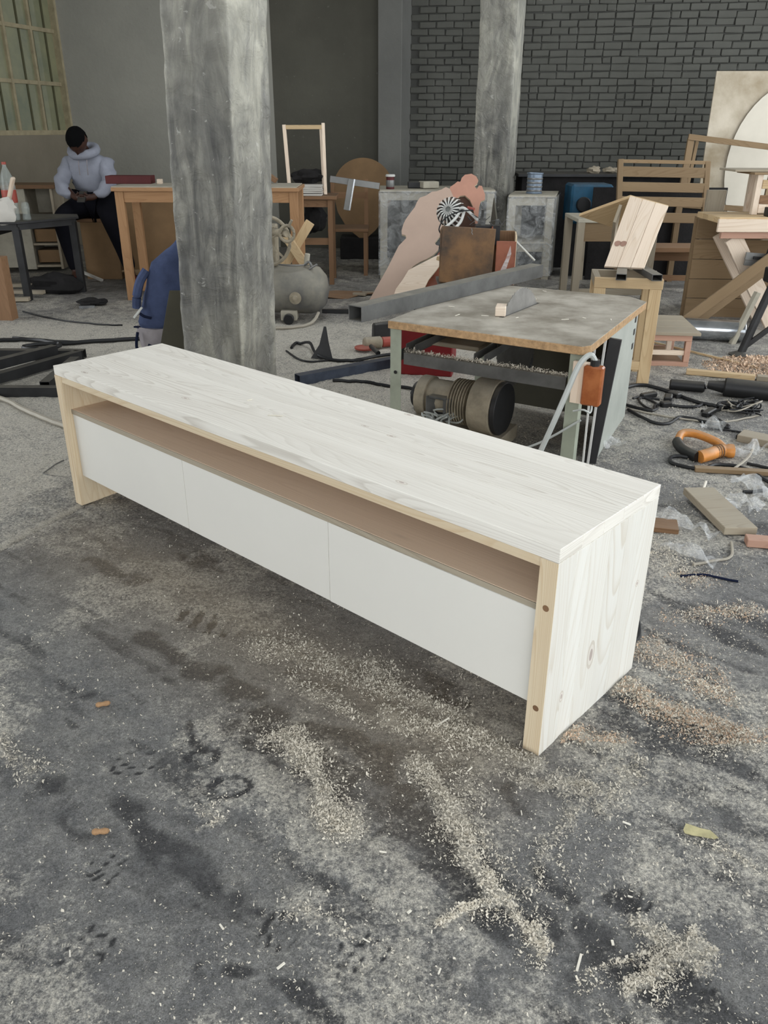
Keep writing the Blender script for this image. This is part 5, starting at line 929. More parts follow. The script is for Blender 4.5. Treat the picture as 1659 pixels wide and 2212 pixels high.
# ---- the man
def skin_obj(name, verts, edges, radii, mat, parent, root=0, sub=2, smooth=True):
    me = bpy.data.meshes.new(name); off = OFF[parent]; me.from_pydata([tuple(Vector(v)-off) for v in verts], edges, []); o = bpy.data.objects.new(name, me); link(o, parent)
    me.materials.append(M[mat]); sk = o.modifiers.new('skin', 'SKIN'); sk.use_smooth_shade = True
    lay = me.skin_vertices[0] if me.skin_vertices else None
    if lay is None:
        bpy.context.view_layer.objects.active = o; bpy.ops.mesh.customdata_skin_add(); lay = me.skin_vertices[0]
    for i, r in enumerate(radii): lay.data[i].radius = (r if isinstance(r, tuple) else (r, r)); lay.data[i].use_root = (i == root)
    sb_ = o.modifiers.new('sub', 'SUBSURF'); sb_.levels = sub; sb_.render_levels = sub
    dg = bpy.context.evaluated_depsgraph_get(); ev = o.evaluated_get(dg); nm = bpy.data.meshes.new_from_object(ev); o.modifiers.clear(); old = o.data; o.data = nm; nm.name = name; bpy.data.meshes.remove(old)
    for p in nm.polygons: p.use_smooth = True
    if not nm.materials: nm.materials.append(M[mat])
    return o
man = thing('person', 'person in a pale grey hoodie and black trousers sitting bowed over a phone', 'person', (-2.74, 8.2, 0))
pel, sp1, sp2, nk = (-2.75, 8.33, 0.70), (-2.75, 8.34, 0.88), (-2.75, 8.26, 1.05), (-2.745, 8.16, 1.16)
hd0, hd1 = (-2.742, 8.08, 1.20), (-2.740, 8.05, 1.285)
shL, shR = (-2.90, 8.24, 1.035), (-2.60, 8.24, 1.035); elL, elR = (-2.99, 8.12, 0.875), (-2.54, 8.12, 0.875); wrL, wrR = (-2.83, 7.97, 0.77), (-2.65, 7.97, 0.77); hL, hR = (-2.785, 7.93, 0.765), (-2.695, 7.93, 0.765)
hpL, hpR = (-2.85, 8.28, 0.68), (-2.65, 8.28, 0.68); knL, knR = (-2.98, 7.95, 0.60), (-2.52, 7.95, 0.58); anL, anR = (-2.90, 7.93, 0.10), (-2.40, 7.98, 0.10); toL, toR = (-2.91, 7.80, 0.035), (-2.36, 7.86, 0.035)
V = [pel, sp1, sp2, nk, hd0, shL, elL, wrL, hL, shR, elR, wrR, hR, hpL, knL, anL, toL, hpR, knR, anR, toR]
E_ = [(0, 1), (1, 2), (2, 3), (3, 4), (2, 5), (5, 6), (6, 7), (7, 8), (2, 9), (9, 10), (10, 11), (11, 12), (0, 13), (13, 14), (14, 15), (15, 16), (0, 17), (17, 18), (18, 19), (19, 20)]
Rd = [.09, .09, .08, .045, .045, .036, .034, .028, (.036, .018), .036, .042, .028, (.036, .018), .08, .058, .038, .034, .08, .058, .038, .034]
base = len(V)
def addchain(p, pts, r):
    global V, E_, Rd
    prev = p
    for q, rr in zip(pts, r): V.append(tuple(q)); Rd.append(rr); E_.append((prev, len(V)-1)); prev = len(V)-1
for (hi, sg) in ((8, 1), (12, -1)):
    hx, hy, hz = V[hi]
    for k in range(4):
        l_ = (0.9, 1.0, 0.95, 0.78)[k]*0.035; z_ = hz+0.026-0.017*k
        addchain(hi, [(hx+sg*0.028, hy-0.012, z_), (hx+sg*(0.028+l_*0.8), hy-0.026, z_-0.004), (hx+sg*(0.028+l_*1.2), hy-0.010, z_-0.008)], (.0095, .0085, .0075))
    addchain(hi, [(hx+sg*0.006, hy-0.020, hz+0.034), (hx+sg*0.022, hy-0.03, hz+0.047)], (.011, .009))
body = skin_obj('body', V, E_, Rd, 'skin', man)
# head as one sculpted form: face turned down towards the hands
def head(parent):
    Ft = Matrix.Rotation(1.12, 3, 'X'); c = Vector((-2.742, 8.00, 1.238)); bm = bmesh.new(); bmesh.ops.create_uvsphere(bm, u_segments=36, v_segments=26, radius=1)
    for v in bm.verts:
        q = v.co.normalized(); x, y, z = q.x*0.083, q.y*0.105, q.z*0.124
        if z < 0: k = 1-0.32*(-q.z)**1.3; x *= k; y = y*k - 0.012*(-q.z)
        if q.y < 0:
            f = -q.y; nx_ = math.exp(-(x/0.012)**2)
            y -= nx_*math.exp(-((z+0.018)/0.020)**2)*0.022*f + nx_*math.exp(-((z-0.012)/0.02)**2)*0.008*f
            for s_ in (-1, 1): y += math.exp(-((x-s_*0.032)/0.016)**2-((z-0.008)/0.012)**2)*0.010
            y -= math.exp(-(x/0.045)**2-((z-0.028)/0.010)**2)*0.004
            y -= math.exp(-(x/0.022)**2-((z+0.052)/0.007)**2)*0.006; y -= math.exp(-(x/0.022)**2-((z+0.066)/0.006)**2)*0.006; y += math.exp(-(x/0.026)**2-((z+0.059)/0.003)**2)*0.004
        for s_ in (-1, 1):
            e = math.exp(-((y-0.008)/0.014)**2-((z+0.006)/0.026)**2)
            if s_*x > 0.04: x += s_*e*0.016
        v.co = Vector((x, y, z))
    hair = bm.copy()
    for b_, nm_, mt_ in ((bm, 'head', 'skin'), (hair, 'hair', 'hair')):
        if nm_ == 'hair':
            dl = [v for v in b_.verts if not (v.co.z > 0.035+0.25*(-v.co.y) or (v.co.y > 0.02 and v.co.z > -0.045))]
            bmesh.ops.delete(b_, geom=dl, context='VERTS')
            for v in b_.verts: v.co = v.co*1.0 + v.co.normalized()*(0.009+0.003*noise.noise(v.co*90))
        bmesh.ops.transform(b_, matrix=Matrix.Translation(c-OFF[parent]) @ Ft.to_4x4(), verts=b_.verts)
        me = bpy.data.meshes.new(nm_); b_.to_mesh(me); b_.free(); me.materials.append(M[mt_])
        for p in me.polygons: p.use_smooth = True
        o = bpy.data.objects.new(nm_, me); link(o, parent)
    for s_ in (-1, 1):
        m_ = MB(); m_.sph(c + Ft @ Vector((s_*0.031, -0.080, 0.008)), 0.011); m_.build('eye', 'black', parent, smooth=True)
head(man)
Vh = [(-2.75, 8.30, 0.74), (-2.75, 8.32, 0.88), (-2.75, 8.25, 1.03), (-2.747, 8.19, 1.13), (-2.915, 8.23, 1.045), (-2.995, 8.12, 0.875), (-2.93, 8.01, 0.80), (-2.85, 7.98, 0.775), (-2.585, 8.23, 1.045), (-2.535, 8.12, 0.875), (-2.60, 8.01, 0.80), (-2.655, 7.98, 0.775)]
ho = skin_obj('hoodie', Vh, [(0, 1), (1, 2), (2, 3), (2, 4), (4, 5), (5, 6), (6, 7), (2, 8), (8, 9), (9, 10), (10, 11)], [(.175, .15), (.20, .17), (.185, .14), .092, .088, .068, .056, .043, .088, .068, .056, .043], 'hoodie', man)
for v in ho.data.vertices:
    q = v.co; v.co += v.normal*(0.007*math.sin(q.z*70+q.x*18+3*noise.noise(q*6)) + 0.008*noise.noise(q*16))
m_ = MB(); P = [(-2.745+0.105*math.cos(t), 8.15+0.10*math.sin(t), 1.150+0.035*math.sin(t)) for t in [2*math.pi*i/20 for i in range(20)]]; m_.tube(P, 0.042, 10, True); m_.build('hood', 'hoodie', man, smooth=True, jit=0.01)
for x_ in (-2.775, -2.70): m_ = MB(); m_.tube(smoothpts([(x_, 8.06, 1.09), (x_+0.003, 8.035, 1.02), (x_-0.004, 8.05, 0.95)]), 0.004, 6); m_.build('drawstring', 'greyfab', man)
skin_obj('trousers', [(-2.75, 8.34, 0.72), hpL, knL, (-2.93, 7.94, 0.33), (-2.90, 7.94, 0.11), hpR, knR, (-2.45, 7.97, 0.33), (-2.405, 7.99, 0.11)], [(0, 1), (1, 2), (2, 3), (3, 4), (0, 5), (5, 6), (6, 7), (7, 8)], [.15, .115, .092, .075, .060, .115, .092, .075, .060], 'trouser', man)
for (a_, b_) in ((anL, toL), (anR, toR)):
    m_ = MB(); a_, b_ = Vector(a_), Vector(b_); d_ = (b_-a_); d_.z = 0; d_.normalize(); F = frame_from(d_); c = a_ + d_*0.06; c.z = 0.048
    m_.sph(c, 1, (0.135, 0.046, 0.044), F, 16)
    for v in m_.bm.verts: v.co.z = max(v.co.z, 0.008)
    m_.build('shoe', 'shoe', man, smooth=True)
m_ = MB(); m_.box((-2.74, 7.915, 0.775), (0.075, 0.010, 0.14), Matrix.Rotation(-0.9, 3, 'X')); tag(m_.build('mobile_phone', 'black', bevel=0.004), 'dark mobile phone held in both hands by the man', 'phone')

# ---- right side: sawhorse stool with tubes and plank box
sl = thing('work_stool', 'pine work stool with two short steel tubes on top, right of the saw', 'stool', (1.34, 4.75, 0))
SR = Vector((0.985, -0.17, 0)); SQ = Vector((0.17, 0.985, 0)); S0 = Vector((1.165, 4.66, 0)); SFm = Matrix((SR, SQ, Vector((0, 0, 1)))).transposed()
def sbx(name, x0, x1, y0, y1, z0_, z1_, mat='pine', bev=0.002): m_ = MB(); m_.box(tuple(S0 + SR*((x0+x1)/2) + SQ*((y0+y1)/2) + Vector((0, 0, (z0_+z1_)/2))), (x1-x0, y1-y0, z1_-z0_), SFm); return m_.build(name, mat, sl, bevel=bev)
sbx('rail', 0, 0.37, 0, 0.035, 0.545, 0.60, 'pine'); sbx('rail', 0, 0.37, 0.285, 0.32, 0.545, 0.60, 'greywood'); sbx('rail', 0.0, 0.035, 0.035, 0.285, 0.55, 0.60, 'greywood'); sbx('rail', 0.335, 0.37, 0.035, 0.285, 0.55, 0.60, 'greywood')
for (x_, y_) in ((0.30, 0.0), (0.0, 0.0), (0.30, 0.285), (0.0, 0.285)): sbx('leg', x_, x_+0.065, y_, y_+0.035, 0.0, 0.545)
sbx('stretcher', 0.065, 0.30, 0.0, 0.03, 0.09, 0.14); sbx('stretcher', 0.065, 0.30, 0.29, 0.32, 0.09, 0.14)
for i, (p, q) in enumerate((((1.285, 4.57, 0.617), (1.40, 4.98, 0.617)), ((1.475, 4.55, 0.617), (1.48, 4.95, 0.617)))):
    m_ = MB(); m_.hollow(p, q, 0.055, 0.034, 0.003); tag(m_.build('short_steel_tube', 'steel'), 'short rectangular steel tube on the pine work stool, %s of the two' % ('left', 'right')[i], 'steel tube')
# angled pine board box resting on the tubes
ab = thing('angled_box', 'angled box of pale pine boards with a big knot resting on the stool', 'box', (1.37, 4.85, 0.636))
P0, P1, P2, P3 = Vector((1.245, 4.80, 0.640)), Vector((1.455, 4.74, 0.640)), Vector((1.605, 4.93, 0.955)), Vector((1.400, 5.0, 1.005))
def quadslab(name, a, b, c, d_, th, mat, par, bev=0.0015, long=None):
    m_ = MB(); nrm = (b-a).cross(d_-a).normalized(); vs = [m_.bm.verts.new(p) for p in (a, b, c, d_)] + [m_.bm.verts.new(p-nrm*th) for p in (a, b, c, d_)]
    fs = [m_.bm.faces.new([vs[i] for i in q]) for q in ((0, 1, 2, 3), (7, 6, 5, 4), (0, 4, 5, 1), (1, 5, 6, 2), (2, 6, 7, 3), (3, 7, 4, 0))]
    for f in fs: f.normal_update()
    x = ((d_-a).normalized()); y = nrm.cross(x).normalized(); m_._uv(fs, Matrix((x, y, nrm)).transposed(), 0); return m_.build(name, mat, par, bevel=bev)
for i in range(3):
    f0, f1 = i/3+.003, (i+1)/3-.003; quadslab('front_board', P0.lerp(P1, f0), P0.lerp(P1, f1), P3.lerp(P2, f1), P3.lerp(P2, f0), 0.020, 'palepine', ab)
m_ = MB(); kd = (P3-P0).normalized(); ku = (P1-P0).normalized(); kn = ku.cross(kd).normalized()
for sx in (-1, 1):
    kc = P0*0.47+P1*0.20+P3*0.33+ku*sx*0.016; m_.prism([(0.016*math.cos(t)*1.1, 0.013*math.sin(t)*(1.6 if math.sin(t) < 0 else 1)) for t in [i*0.419 for i in range(15)]], kc+kn*(0.0006 if kn.y < 0 else -0.0006), ku, kd, 0.0006 if kn.y < 0 else -0.0006)
m_.build('knot', 'knotwood', ab)
Q3, Q2 = Vector((1.235, 5.5, 0.862)), Vector((1.44, 5.46, 0.80))
quadslab('top_board', P3+Vector((0, 0, .001)), P2+Vector((0, 0, .001)), Q2, Q3, 0.02, 'pine', ab); Q1 = P0 + Vector((-0.22, 0.6, 0.10))
quadslab('inner_board', P3.lerp(P0, .15)+Vector((-.012, .04, 0)), P3.lerp(P0, .40)+Vector((-.012, .04, 0)), Q2+Vector((.02, 0, -.16)), Q2+Vector((.02, 0, -.03)), 0.018, 'greywood', ab)
# low step stool
sp_ = thing('step_stool', 'low step stool with plank top and pinkish crate frame', 'step stool', (1.65, 5.3, 0)); Fs = Matrix.Rotation(-0.10, 3, 'Z'); cS = Vector((1.46, 5.04, 0))
def spx(name, x0, x1, y0, y1, z0_, z1_, mat): m_ = MB(); m_.box(tuple(cS + Fs @ Vector(((x0+x1)/2, (y0+y1)/2, (z0_+z1_)/2))), (x1-x0, y1-y0, z1_-z0_), Fs); m_.build(name, mat, sp_, bevel=0.002)
for k in range(3): spx('top_plank', -0.02, 0.47, -0.03+k*0.175, 0.14+k*0.175, 0.205, 0.225, 'greywood')
for y_ in (0.0, 0.42):
    spx('top_rail', 0.0, 0.43, y_, y_+0.03, 0.165, 0.204, 'pinkpine'); spx('bottom_rail', 0.0, 0.43, y_, y_+0.03, 0.0, 0.035, 'pinkpine'); spx('middle_rail', 0.0, 0.40, y_+0.008, y_+0.028, 0.075, 0.105, 'palepine')
    for x_ in (0.0, 0.395): spx('post', x_, x_+0.035, y_-0.002, y_+0.034, 0.035, 0.165, 'pinkpine')
spx('bottom_board', 0.03, 0.40, 0.03, 0.42, 0.02, 0.034, 'brownwood'); spx('inner_post', 0.33, 0.36, 0.20, 0.23, 0.04, 0.16, 'palepine')
# small desk behind
dk = thing('small_desk', 'small grey pine desk in the dark behind the angled box', 'desk', (1.85, 7.4, 0))
m_ = MB(); m_.bx(1.60, 2.28, 7.15, 7.70, 0.64, 0.67); m_.build('desktop', 'whitewood', dk, bevel=0.003); m_ = MB(); m_.bx(1.66, 2.24, 7.17, 7.19, 0.49, 0.64); dw = m_.build('drawer', 'slat', dk, bevel=0.002)
for (x_, y_) in ((1.63, 7.18), (2.24, 7.18), (1.63, 7.66), (2.24, 7.66)): m_ = MB(); m_.bx(x_-0.03, x_+0.03, y_-0.03, y_+0.03, 0, 0.64); m_.build('leg', 'greywood', dk, bevel=0.002)
m_ = MB(); m_.bx(1.66, 2.21, 7.17, 7.2, 0.05, 0.10); m_.build('stretcher', 'greywood', dk)
# slatted bench back
bs = thing('slatted_bench', 'tall slatted bench back in front of the brick wall', 'bench', (2.5, 7.9, 0)); Rt = 0.035
for (x_, zt) in ((2.10, 1.10), (2.88, 1.08)): m_ = MB(); m_.bar((x_+0.06, 7.82, 0.0), (x_, 7.95, zt), 0.045, 0.045, (0, 1, 0)); m_.build('post', 'slat', bs, bevel=0.002)
for z_, h_ in ((1.085, 0.030), (1.00, 0.085), (0.875, 0.08), (0.755, 0.08), (0.62, 0.085), (0.30, 0.10), (0.10, 0.05)):
    m_ = MB(); yy = 7.82+0.12*z_-0.01; m_.bar((2.10+0.03*(1-z_), yy, z_), (2.90+0.02*(1-z_), yy, z_-0.012), 0.02, h_); m_.build('slat', 'slat' if z_ > .5 else 'brownwood', bs, bevel=0.002)
m_ = MB(); m_.bx(2.32, 2.96, 7.5, 7.84, 0.36, 0.40); m_.build('seat', 'brownwood', bs, bevel=0.003)
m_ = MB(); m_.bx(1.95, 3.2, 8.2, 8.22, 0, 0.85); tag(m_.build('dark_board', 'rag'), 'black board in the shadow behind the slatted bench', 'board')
# large stained board and frame against the wall
lb = MB(); lb.prism([(0, 0), (0.85, 0), (0.85, 1.85), (0.03, 1.85)], (3.06, 8.55, 0.02), (1, -0.1, 0), (0.035, 0.16, 1), -0.02); lb = lb.build('large_board', 'sheet_stained', bevel=0.002); tag(lb, 'tall pale stained board leaning on the brick wall at the right', 'board')
arc = [(0.85, 1.80)]+[(0.85-0.62*math.sin(t), 0.98+0.80*math.cos(t)) for t in [i*0.13 for i in range(1, 18)]]+[(0.85, 0.55)]
m_ = MB(); m_.prism(arc, (3.0585, 8.527, 0.02), (1, -0.1, 0), (0.035, 0.16, 1), -0.001); m_.build('pale_patch', plain('chalk_pale_patch', srgb(206, 199, 184), 0.6, var=0.06, scale=2), lb)
of = thing('open_frame', 'open wooden frame leaning in front of the tall stained board', 'frame', (3.1, 8.3, 0))
for (p, q, w_) in (((2.80, 8.32, 1.28), (3.68, 8.22, 1.18), 0.05), ((2.83, 8.33, 1.26), (2.76, 8.18, 0.6), 0.06), ((2.92, 8.42, 1.24), (2.84, 8.30, 0.7), 0.03), ((3.60, 8.23, 1.17), (3.52, 8.08, 0.6), 0.05), ((2.78, 8.2, 0.7), (3.54, 8.1, 0.66), 0.05)): m_ = MB(); (m_.bar(p, q, w_, 0.03, (0, 1, 0)) if p[2]-q[2] > .3 else m_.bar(p, q, 0.03, w_)); m_.build('frame_member', 'slat', of, bevel=0.002)
m_ = MB(); m_.bar((2.76, 8.17, 0.0), (2.76, 8.18, 0.62), 0.05, 0.05, (0, 1, 0)); m_.build('leg', 'slat', of); m_ = MB(); m_.bar((3.52, 8.07, 0.0), (3.52, 8.08, 0.62), 0.05, 0.05, (0, 1, 0)); m_.build('leg', 'slat', of)
# blue machine + dark counter
mc = thing('blue_machine', 'blue painted machine under the dark counter by the brick wall', 'machine', (1.98, 8.6, 0))
m_ = MB(); m_.bx(1.80, 2.20, 8.45, 8.8, 0.50, 0.86); m_.build('housing', 'blue', mc, bevel=0.02); m_ = MB(); m_.bx(1.84, 2.16, 8.47, 8.78, 0, 0.50); m_.build('stand', 'darksteel', mc); m_ = MB(); m_.cyl((1.92, 8.45, 0.68), (1.92, 8.40, 0.68), 0.07, n=20); m_.build('round_cover', 'black', mc, bevel=0.008, smooth=True)
dc = thing('dark_counter', 'long dark counter along the brick wall right of the rear column', 'counter', (2.0, 9.3, 0))
m_ = MB(); m_.bx(1.35, 3.2, 8.95, 9.5, 0.90, 0.93); m_.build('countertop', 'darksteel', dc, bevel=0.003); m_ = MB(); m_.bx(1.40, 3.15, 9.0, 9.45, 0.0, 0.90); m_.build('carcass', 'rag', dc)
for k, (x_, s_) in enumerate(((2.15, .05), (2.30, .04), (2.36, .035))): blob('rubble_lump', (x_, 9.1, 0.96), (s_*1.4, s_, s_*.7), 'greywood', 'lump of rubble on the dark counter by the brick wall, %s of three' % ('left', 'middle', 'right')[k], 'rubble', k)
# workbench with crate on top, X legs
wb2 = thing('workbench', 'thick pale wood workbench on crossed legs at the right edge', 'workbench', (2.9, 6.2, 0))
for k in range(4): m_ = MB(); m_.bx(2.31, 3.4, 5.98+k*0.11, 6.087+k*0.11, 0.755, 0.795); m_.build('top_plank', 'pine', wb2, bevel=0.003)
m_ = MB(); m_.bx(2.30, 3.4, 5.955, 5.979, 0.70, 0.785); m_.build('front_apron', 'palepine', wb2, bevel=0.003); m_ = MB(); m_.bx(2.34, 3.4, 5.98, 6.01, 0.655, 0.70); m_.build('lower_apron', 'pinkpine', wb2, bevel=0.002)
m_ = MB(); m_.bar((2.44, 6.02, 0.66), (2.86, 6.02, 0.03), 0.12, 0.03, (0, 1, 0)); m_.build('cross_leg', 'palepine', wb2, bevel=0.003); m_ = MB(); m_.bar((2.46, 6.3, 0.66), (2.88, 6.3, 0.03), 0.12, 0.03, (0, 1, 0)); m_.build('cross_leg', 'palepine', wb2, bevel=0.003)
m_ = MB(); m_.bar((2.17, 5.90, 0.05), (2.85, 5.93, 0.62), 0.085, 0.03, (0, 1, 0)); m_.build('cross_leg', 'slat', wb2, bevel=0.003); m_ = MB(); m_.bx(3.25, 3.35, 6.0, 6.35, 0, 0.70); m_.build('leg', 'palepine', wb2)
m_ = MB(); m_.bar((2.06, 5.85, 0.045), (2.78, 5.86, 0.64), 0.075, 0.02, (0, 1, 0)); tag(m_.build('wood_batten', 'slat', bevel=0.003), 'long batten leaning behind the crossed leg of the workbench', 'batten')
for (x_, y_, z_) in ((2.68, 5.93, 0.56), (2.70, 5.93, 0.53)): pass
cl = thing('bar_clamp', 'black clamp gripping the underside of the workbench', 'clamp', (2.66, 5.92, 0.5)); m_ = MB(); m_.bar((2.655, 5.925, 0.50), (2.69, 5.925, 0.68), 0.022, 0.012, (0, 1, 0)); m_.build('jaw', 'black', cl); m_ = MB(); m_.bar((2.57, 5.92, 0.535), (2.66, 5.92, 0.53), 0.014, 0.02); m_.build('screw', 'black', cl); m_ = MB(); m_.bar((2.52, 5.94, 0.545), (2.86, 5.94, 0.52), 0.02, 0.05); m_.build('grey_bar', 'aluminium', cl); m_ = MB(); m_.bar((2.52, 5.94, 0.50), (2.86, 5.94, 0.475), 0.02, 0.035); m_.build('grey_bar', 'aluminium', cl)
vs = thing('bench_clamp', 'small black vice lying on the workbench top', 'vice', (2.80, 6.05, 0.795)); m_ = MB(); m_.bx(2.66, 2.95, 6.03, 6.07, 0.796, 0.83); m_.build('bar', 'black', vs); m_ = MB(); m_.bx(2.655, 2.685, 6.01, 6.09, 0.796, 0.855); m_.build('jaw', 'black', vs, bevel=0.004)
pn_ = thing('plank_cabinet', 'cabinet side of horizontal pine planks behind the workbench legs', 'cabinet', (2.7, 6.55, 0))
for k in range(5): m_ = MB(); x0_ = 2.36; m_.bar((x0_, 6.52, 0.075+k*0.147), (3.15, 6.48, 0.072+k*0.147), 0.018, 0.143); m_.build('plank', 'slat', pn_, bevel=0.002)
m_ = MB(); m_.bx(2.345, 2.375, 6.53, 6.56, 0, 0.75); m_.build('edge_batten', 'slat', pn_)
cr = thing('slatted_crate', 'pale pine slatted crate standing on the workbench', 'crate', (2.95, 6.3, 0.796))
for (x_) in (2.62,): m_ = MB(); m_.bx(x_-0.02, x_+0.02, 6.16, 6.20, 0.796, 1.06); m_.build('post', 'palepine', cr, bevel=0.002); m_ = MB(); m_.bx(x_+.05-0.02, x_+.05+0.02, 6.40, 6.44, 0.796, 1.06); m_.build('post', 'palepine', cr)
m_ = MB(); m_.bx(3.2, 3.24, 6.16, 6.20, 0.796, 1.06); m_.build('post', 'palepine', cr)
for z_, mt in ((0.99, 'pine'), (0.89, 'brownwood'), (0.83, 'palepine')): m_ = MB(); m_.bx(2.64, 3.24, 6.155, 6.17, z_-0.022, z_+0.036); m_.build('slat', mt, cr, bevel=0.002)
m_ = MB(); m_.bx(2.56, 3.3, 6.13, 6.45, 1.06, 1.075); m_.build('top_board', 'slat', cr, bevel=0.002); m_ = MB(); m_.bx(2.45, 3.3, 6.20, 6.5, 1.076, 1.09); m_.build('top_board', 'greywood', cr, bevel=0.002)
m_ = MB(); m_.bx(2.44, 2.58, 6.62, 6.66, 0.0, 0.93); tag(m_.build('propped_board', 'greywood', bevel=0.003), 'dusty upright board end behind the workbench corner', 'board')
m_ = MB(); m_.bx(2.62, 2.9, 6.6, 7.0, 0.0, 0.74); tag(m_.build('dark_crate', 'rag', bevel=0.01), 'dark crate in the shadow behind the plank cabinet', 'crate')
tk = thing('silver_cylinder', 'shiny silver cylinder lying on the floor under the workbench', 'cylinder', (2.30, 5.71, 0)); m_ = MB(); m_.cyl((2.10, 5.76, 0.08), (2.49, 5.66, 0.08), 0.072, n=28); m_.build('body', 'chrome', tk, smooth=True, bevel=0.006); m_ = MB(); m_.cyl((2.487, 5.661, 0.08), (2.497, 5.658, 0.08), 0.064, n=28); m_.build('dark_end', 'black', tk)
# tripod post
tp = thing('steel_stand', 'rusty dark steel upright stand with clamp at the right edge', 'stand', (2.42, 5.3, 0))
m_ = MB(); m_.tube([(2.33, 5.30, 0.0), (2.42, 5.32, 0.30), (2.50, 5.34, 0.55)], 0.026, 12); m_.build('upright', 'darksteel', tp, smooth=True); m_ = MB(); m_.bx(2.41, 2.47, 5.29, 5.36, 0.47, 0.56); m_.build('clamp_block', 'black', tp, bevel=0.006); m_ = MB(); m_.bar((2.43, 5.30, 0.52), (2.75, 5.35, 0.56), 0.03, 0.03); m_.build('arm', 'darksteel', tp)
m_ = MB(); m_.bar((2.34, 5.30, 0.05), (2.65, 5.25, 0.35), 0.02, 0.03); m_.build('strut', 'darksteel', tp); m_ = MB(); m_.lathe((2.33, 5.30, 0.0), [(0.07, 0), (0.07, 0.012), (0.03, 0.03)], 16); m_.build('foot', 'darksteel', tp)
m_ = MB(); m_.bar((2.40, 5.62, 0.0), (2.52, 5.64, 0.35), 0.03, 0.05, (0, 1, 0)); tag(m_.build('wood_batten', 'whitewood', bevel=0.002), 'pale upright strip behind the rusty steel stand', 'batten')
def heap(r, n_):
    a = r.rand(n_)*6.283; q = r.rand(n_)**0.5; x = 2.40+0.42*q*np.cos(a); y = 5.0+0.28*q*np.sin(a); return np.stack([x, y, 0.004+0.035*(1-q)**1.2*(0.6+0.4*r.rand(n_))], 1)
flakes('wood_shavings', 'heap of warm wood shavings at the foot of the steel stand', heap, 9000, 'chippink', (0.006, 0.02), seed=14)
# ---- floor clutter, right side
def stick(name, p, q, w_, t_, mat, label, cat='stick'):
    m_ = MB(); zz = max(floor_z(p[0], p[1]), floor_z(q[0], q[1]), floor_z((p[0]+q[0])/2, (p[1]+q[1])/2)); m_.bar((p[0], p[1], zz+t_/2), (q[0], q[1], zz+t_/2), w_, t_); return tag(m_.build(name, mat, bevel=min(w_, t_)*.08), label, cat)
stick('wood_stick', (1.82, 4.83), (2.18, 4.70), 0.045, 0.03, 'pine', 'pale pine stick lying alone in front of the step stool'); stick('small_block', (2.19, 4.70), (2.27, 4.67), 0.05, 0.03, 'greywood', 'grey wood block at the end of the pale pine stick', 'block')
stick('wood_stick', (1.34, 3.28), (1.75, 3.22), 0.035, 0.02, 'slat', 'flat brown stick to the right of the orange tool body')
stick('wood_stick', (1.29, 2.60), (1.62, 2.54), 0.05, 0.03, 'pinkpine', 'reddish stick at the right edge below the thick board')
m_ = MB(); m_.prism([(0, 0), (0.12, 0), (0.12, 0.34), (0, 0.34)], (1.235, 2.66, 0.012), (1, 0.02, 0), (-0.12, 1, 0.04), 0.03); tag(m_.build('thick_board', 'greywood', bevel=0.002), 'thick pale board offcut on the floor right of the console', 'board')
stick('small_block', (1.00, 2.735), (1.085, 2.715), 0.09, 0.02, 'brownwood', 'brown block just right of the console corner', 'block'); stick('wood_stick', (1.75, 5.75), (2.3, 4.95), 0.012, 0.012, 'pine', 'thin long splint leaning from the step stool to the floor')
stick('wood_plank', (1.70, 3.70), (1.93, 3.52), 0.10, 0.035, 'greywood', 'short dark grey plank right behind the orange tool body', 'plank'); stick('small_block', (1.86, 3.66), (1.90, 3.63), 0.05, 0.04, 'palepine', 'pale cube of wood at the right edge near the plank', 'block')
stick('wood_stick', (1.62, 3.05), (1.80, 3.12), 0.04, 0.012, 'palepine', 'pale offcut at the right edge beside the crumpled film')
jg = thing('orange_tool', 'orange tool body with open D-shaped handle lying on the floor', 'tool', (1.44, 3.52, 0))
P = smoothpts([(1.36, 3.60, 0.035), (1.42, 3.68, 0.05), (1.50, 3.66, 0.055), (1.58, 3.56, 0.05), (1.60, 3.50, 0.04)]); m_ = MB(); m_.tube(P, 0.024, 10); m_.build('handle', 'orangeplastic', jg, smooth=True)
m_ = MB(); m_.tube(smoothpts([(1.40, 3.38, 0.04), (1.46, 3.40, 0.045), (1.53, 3.44, 0.045), (1.58, 3.46, 0.045)]), [0.034]*18+[0.036], 12); m_.build('body', 'orangeplastic', jg, smooth=True)
m_ = MB(); m_.tube(smoothpts([(1.39, 3.39, 0.035), (1.35, 3.50, 0.03), (1.355, 3.60, 0.035)]), 0.030, 10); m_.build('grip', 'black', jg, smooth=True)
m_ = MB(); m_.lathe((1.575, 3.455, 0.045), [(0.030, 0), (0.034, 0.02), (0.038, 0.03), (0.038, 0.055), (0.030, 0.055), (0.028, 0.02)], 20, (0.85, -0.1, 0)); m_.build('open_collar', 'orangeplastic', jg, smooth=True)
for k in range(3): m_ = MB(); m_.lathe((1.515+k*0.018, 3.435+k*.006, 0.045), [(0.036, 0), (0.0385, 0.004), (0.036, 0.008)], 18, (0.95, 0.25, 0)); m_.build('rib', 'brownwood', jg, smooth=True)
blk = thing('black_drill', 'black cordless tool body lying upper right on the floor', 'tool', (1.97, 4.34, 0)); m_ = MB(); m_.cyl((1.88, 4.40, 0.055), (2.30, 4.22, 0.055), 0.052, 0.048, n=18); m_.build('body', 'black', blk, bevel=0.008, smooth=True); m_ = MB(); m_.cyl((1.80, 4.43, 0.06), (1.88, 4.40, 0.055), 0.022, 0.035, n=14); m_.build('nose', 'black', blk, smooth=True)
